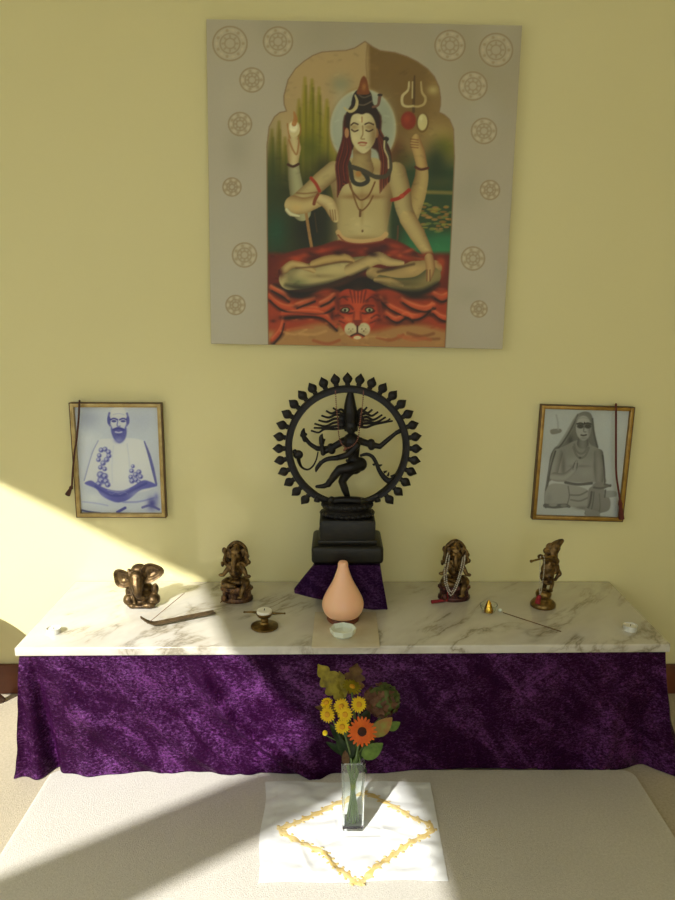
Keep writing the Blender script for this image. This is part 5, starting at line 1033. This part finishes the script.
# ------------------------------------------------------------------ vase of flowers
vz = cloth_z(.53, .5) + .0012; vz = RZ + .0055
vc = F(353.0, 831, vz); vc.y += .026; hw, VH = .0275, .196
va = tag(None or bpy.data.objects.new('tmp_', None), None) if False else None
def sq(z, h, tw=.0, n=6, r=.22):
    pts = []
    for cx, cy, a in ((1, 1, 0), (-1, 1, PI / 2), (-1, -1, PI), (1, -1, 1.5 * PI)):
        for i in range(n + 1):
            t = a + PI / 2 * i / n; pts.append(Vector(((cx * (1 - r) + r * math.cos(t)) * h, (cy * (1 - r) + r * math.sin(t)) * h, z)))
    return [Matrix.Rotation(tw, 3, 'Z') @ p + vc for p in pts]
b = MB(); layers = [sq(0, hw * .97), sq(.003, hw), sq(VH * .5, hw * 1.05), sq(VH, hw * 1.12), sq(VH + .001, hw * 1.07), sq(VH * .5, hw * .99), sq(.014, hw * .90)]
lv = [[b.bm.verts.new(p) for p in l] for l in layers]; n_ = len(lv[0])
for l1, l2 in zip(lv, lv[1:]):
    for i in range(n_): b.bm.faces.new((l1[i], l1[(i + 1) % n_], l2[(i + 1) % n_], l2[i]))
b.bm.faces.new(list(reversed(lv[0]))); b.bm.faces.new(lv[-1])
o = b.build('glass_vase', M_GLASS, sharp=50); tag(o, 'tall square clear glass vase standing on the white cloth', 'vase')
YV = vc.y
def fl_(u, v, d=0.0): return P(u, v, YV + d)
def leafmat(name, a, b_, rough=0.5): return simple(name, lin(a), lin(b_), 45, rough, Subsurface_Weight=0.0)
M_STEM = leafmat('green_stem', (92, 116, 44), (66, 92, 34)); M_LEAF = leafmat('fresh_leaf', (128, 158, 60), (90, 124, 44)); M_DLEAF = leafmat('dark_leaf', (54, 80, 34), (34, 56, 26)); M_OAK = leafmat('yellow_green_oak_leaf', (184, 170, 56), (128, 114, 36)); M_RUST = leafmat('russet_leaf', (130, 98, 46), (92, 62, 30)); M_TINT = leafmat('reddish_tipped_leaf', (160, 164, 74), (176, 124, 62))
M_YEL = leafmat('yellow_petals', (250, 226, 20), (240, 206, 12)); M_YDISC = leafmat('yellow_flower_centre', (214, 160, 22), (184, 128, 14), 0.8); M_ORA = leafmat('orange_petals', (246, 134, 22), (232, 108, 12)); M_ODISC = leafmat('dark_flower_centre', (70, 30, 14), (44, 20, 12), 0.9); M_GRNY = leafmat('greenish_yellow_petals', (176, 160, 30), (140, 132, 24)); M_HYD = leafmat('faded_green_florets', (118, 130, 64), (86, 100, 50), 0.7); M_HYD2 = leafmat('rusty_florets', (146, 106, 76), (112, 74, 54), 0.7)
def rest(k_): return vc + Vector((.016 * math.cos(k_ * 2.4), .016 * math.sin(k_ * 2.4), .016))
def neck(k_): return vc + Vector((.017 * math.cos(k_ * 2.4 + 2.6), .015 * math.sin(k_ * 2.4 + 2.6), VH))
def stem(th, k_, end, r=.0022, m=None, name='stem'):
    q, rr = catmull([rest(k_), neck(k_) * .5 + rest(k_) * .5, neck(k_), end], [r * 1.1, r, r, r * .85], 6); MB().tube(q, rr, 8).build(name, m or M_STEM, th); return th
def frame_to(nrm):
    z = Vector(nrm).normalized(); x = Vector((1, 0, 0)); x = (x - z * x.dot(z)).normalized(); y = z.cross(x); return Matrix((x, y, z)).transposed()
def daisy(cat, label, c, nrm, R, rows, pm, dm, disc, k_, name, group=None, npet=15):
    th = thing(name, label, cat, rest(k_), group); Rm = frame_to(nrm); b = MB(); rnd = random.Random(k_ * 7 + 1)
    for row in range(rows):
        rr_ = R * (1 - .2 * row); lift = .10 + .26 * row
        for i in range(npet):
            t = 2 * PI * (i + row * .5) / npet + rnd.uniform(-.06, .06); L_ = rr_ * rnd.uniform(.92, 1.04); w_ = R * 4.1 / npet
            def pf(s, j, t=t, L_=L_, w_=w_, lift=lift, row=row):
                a = s; x = disc * .6 + (L_ - disc * .6) * a; y = (j - .5) * 2 * w_ * (.42 + .58 * a) * (max(0.0, 1 - max(0.0, (a - .72) / .30) ** 2) ** .5) * .5; z = .001 * row + lift * (x - disc * .5) * (1 - .75 * a) + .12 * abs(y)
                v = Vector((x * math.cos(t) - y * math.sin(t), x * math.sin(t) + y * math.cos(t), z)); return c + Rm @ v
            b.grid(pf, 6, 4)
    b.build('petals', pm, th, sharp=80, recalc=False, solidify=.0004)
    d_ = MB(); m_ = bmesh.new(); bmesh.ops.create_uvsphere(m_, u_segments=16, v_segments=10, radius=1)
    d_.merge(m_, Matrix.Translation(c + Rm @ Vector((0, 0, .0022))) @ Rm.to_4x4() @ Matrix.Diagonal((disc, disc, disc * .45, 1)))
    for i in range(40):
        r_ = disc * .95 * math.sqrt((i + .5) / 40); t = i * 2.4; d_.ell(c + Rm @ Vector((r_ * math.cos(t), r_ * math.sin(t), .0022 + disc * .40 * math.sqrt(max(0, 1 - (r_ / disc) ** 2)))), disc * .10, None, 6, 4)
    d_.build('flower_centre', dm, th)
    stem(th, k_, c + Rm @ Vector((0, 0, -.004))); return th
daisy('flower', 'large orange daisy flower with a dark centre', fl_(362, 731.5, -.052), (.05, -.9, .35), .0365, 2, M_ORA, M_ODISC, .0115, 1, 'orange_flower', None, 20)
YG = 'small yellow daisies in the vase'
for n_i, (u, v, d_, R, nm, lab) in enumerate((
        (327.5, 714.5, -.036, .0205, (-.3, -.85, .35), 'yellow daisy lowest on the far left of the bouquet'), (326.5, 703, -.016, .0165, (-.3, -.4, .85), 'small half-side-on yellow daisy directly above the leftmost one'), (341.5, 706.5, -.030, .0205, (-.05, -.8, .5), 'yellow daisy topmost in the middle cluster of three'),
        (345, 714.5, -.046, .0195, (.05, -.9, .35), 'yellow daisy in the middle of the cluster of three'), (342.2, 726.5, -.048, .0195, (0, -.95, .25), 'yellow daisy lowest in the middle cluster, beside the orange flower'), (358.8, 704.5, -.034, .0205, (.15, -.85, .45), 'yellow daisy standing alone above the orange flower'))):
    daisy('flower', lab, fl_(u, v, d_), nm, R, 2, M_YEL, M_YDISC, .0072, 2 + n_i, 'yellow_daisy', YG, 18)
daisy('flower', 'greenish yellow daisy seen from the side below the oak leaves', fl_(352, 687, -.012), (.3, -.25, .9), .026, 2, M_GRNY, M_YDISC, .0075, 9, 'yellow_daisy', YG, 14)
th = thing('flower_bud', 'small yellow bud on the left below the daisies', 'flower bud', rest(10)); MB().ell(fl_(325, 733, -.03), (.0065, .006, .007)).build('bud', M_YEL, th); stem(th, 10, fl_(325.5, 735, -.028), .0014)
def leaf(th, base, tip, width, nrm, mat, lobes=0, curl=.15, name='leaf'):
    base, tip = Vector(base), Vector(tip); ax_ = tip - base; L_ = ax_.length; a = ax_.normalized(); n = Vector(nrm); n = (n - a * n.dot(a)).normalized(); s_ = a.cross(n)
    def f_(i, j):
        w_ = width * (math.sin(PI * min(1.0, (.04 + .94 * i)) ** .85) ** .8)
        if lobes: w_ *= .62 + .55 * abs(math.sin(PI * lobes * i + .4)) ** .7
        t = (j - .5) * 2; return base + a * (L_ * i) + s_ * (w_ * t) + n * (L_ * curl * (.25 - (i - .5) ** 2) + .16 * width * abs(t) - .03 * width * math.sin(i * 40) * abs(t))
    MB().grid(f_, 44 if lobes else 22, 8).build(name, mat, th, sharp=80, recalc=False, solidify=.0006)
def sprig(name, label, cat, k_, end, leaves, r=.002, m=None):
    th = thing(name, label, cat, rest(k_)); stem(th, k_, end, r, m)
    for lf in leaves: leaf(th, *lf)
    return th
fw = (0, -1, .25)
sprig('oak_sprig', 'yellow-green lobed oak leaf at the upper left top of the bouquet', 'leaf', 11, fl_(344, 697, 0), [(fl_(344, 698, 0), fl_(318, 664, .01), .026, fw, M_OAK, 4, .1), (fl_(344, 696, .0), fl_(339, 671, .012), .014, (.4, -1, .2), M_OAK, 3, .15)])
sprig('oak_sprig', 'russet brown oak leaf at the very top of the bouquet', 'leaf', 12, fl_(352, 692, .012), [(fl_(351, 694, .012), fl_(357, 663, .02), .026, fw, M_RUST, 4, .1)])
th = thing('dried_hydrangea', 'round faded green and rust flower head on the right of the bouquet', 'flower', rest(13)); stem(th, 13, fl_(382, 716, .02), .0026); hc = fl_(382, 700, .01); r1 = random.Random(4)
for nm_, mt_, sel in (('florets', M_HYD, 0), ('rusty_florets', M_HYD2, 1)):
    b = MB()
    for i in range(110):
        zz = 1 - 2 * (i + .5) / 110; t = i * 2.39996; rr_ = math.sqrt(1 - zz * zz); dv_ = Vector((rr_ * math.cos(t), rr_ * math.sin(t), zz)); outer = dv_.x * .5 + dv_.z * .6 + r1.uniform(-.5, .5)
        if (outer < 0.25) != bool(sel): continue
        cc = hc + Vector((dv_.x * .043, dv_.y * .034, dv_.z * .040)); Rm = frame_to(dv_ + Vector((r1.uniform(-.3, .3), r1.uniform(-.3, .3), r1.uniform(-.3, .3))))
        for q in range(4):
            a = PI / 2 * q + i
            def ff(x, y, a=a, cc=cc, Rm=Rm): 
                u_, w_ = x * .011, (y - .5) * .011 * math.sin(PI * min(1, .15 + .8 * x)); return cc + Rm @ Vector((u_ * math.cos(a) - w_ * math.sin(a), u_ * math.sin(a) + w_ * math.cos(a), .003 * x * x))
            b.grid(ff, 3, 2)
    o = b.build(nm_, mt_, th, sharp=80, recalc=False, solidify=.0004)
MB().ell(hc, (.038, .030, .035)).build('flower_core', M_HYD, th)
sprig('leaf_sprig', 'pale green rounded leaf pair with reddish tips right of the orange flower', 'leaf', 14, fl_(374, 735, .0), [(fl_(373, 735, -.02), fl_(392, 717, -.03), .020, fw, M_TINT, 0, .12), (fl_(388, 729, -.004), fl_(400, 722, -.006), .012, fw, M_LEAF, 0, .12)])
sprig('leaf_sprig', 'bright green rounded leaf low on the right below the orange flower', 'leaf', 15, fl_(364, 755, -.01), [(fl_(363, 757, -.016), fl_(383, 743, -.03), .019, (.1, -1, .5), M_LEAF, 0, .12)])
sprig('leafy_stem', 'dark green leaves spreading low behind the daisies above the vase', 'leaf', 16, fl_(350, 735, .01), [(fl_(350, 762, -.012), fl_(336, 733, -.012), .014, fw, M_DLEAF, 0, .12), (fl_(350, 758, -.02), fl_(350, 730, -.02), .013, fw, M_DLEAF, 0, .1), (fl_(352, 758, 0), fl_(366, 744, 0), .013, fw, M_DLEAF, 0, .1), (fl_(348, 748, .01), fl_(330, 724, .01), .013, fw, M_DLEAF, 0, .1), (fl_(352, 740, .015), fl_(338, 700, .02), .016, fw, M_DLEAF, 0, .1), (fl_(354, 738, .012), fl_(370, 708, .016), .018, fw, M_DLEAF, 0, .1), (fl_(346, 712, .016), fl_(315, 707, .02), .012, (0, -1, .6), M_RUST, 0, .1), (fl_(346, 765, -.024), fl_(345, 750, -.026), .010, fw, M_RUST, 0, .1), (fl_(353, 762, .006), fl_(344, 722, .008), .016, (.3, -1, .2), M_DLEAF, 0, .1), (fl_(356, 760, .008), fl_(378, 728, .012), .014, (-.2, -1, .3), M_DLEAF, 0, .1), (fl_(350, 756, .004), fl_(326, 742, .0), .010, (0, -1, .5), M_DLEAF, 0, .1), (fl_(357, 764, -.02), fl_(367, 772, -.024), .009, (0, -1, .3), M_DLEAF, 0, .1)])
# ------------------------------------------------------------------ a small stool just beyond the altar end
M_STOOL = simple('dark_stained_wood', lin((86, 54, 32)), lin((60, 34, 20)), 14, 0.4)
sc = Vector((-1.43, 2.10, 0)); st = thing('wooden_stool', 'dark wooden stool foot standing on the carpet beyond the altar end', 'stool', sc)
MB().lathe(sc, [(0, .385), (.20, .385), (.207, .390), (.21, .40), (.207, .412), (.19, .418), (0, .418)], 48).build('seat', M_STOOL, st)
for a in (-.12, 2.1, 3.9):
    tp_ = sc + Vector((.13 * math.cos(a), .10 * math.sin(a), .387)); bt = sc + Vector((.25 * math.cos(a), .16 * math.sin(a), 0.002)) if a > 0 else F(2, 701, 0.002); MB().tube([bt, bt.lerp(tp_, .5), tp_], [.014, .018, .016], 12).build('leg', M_STOOL, st)
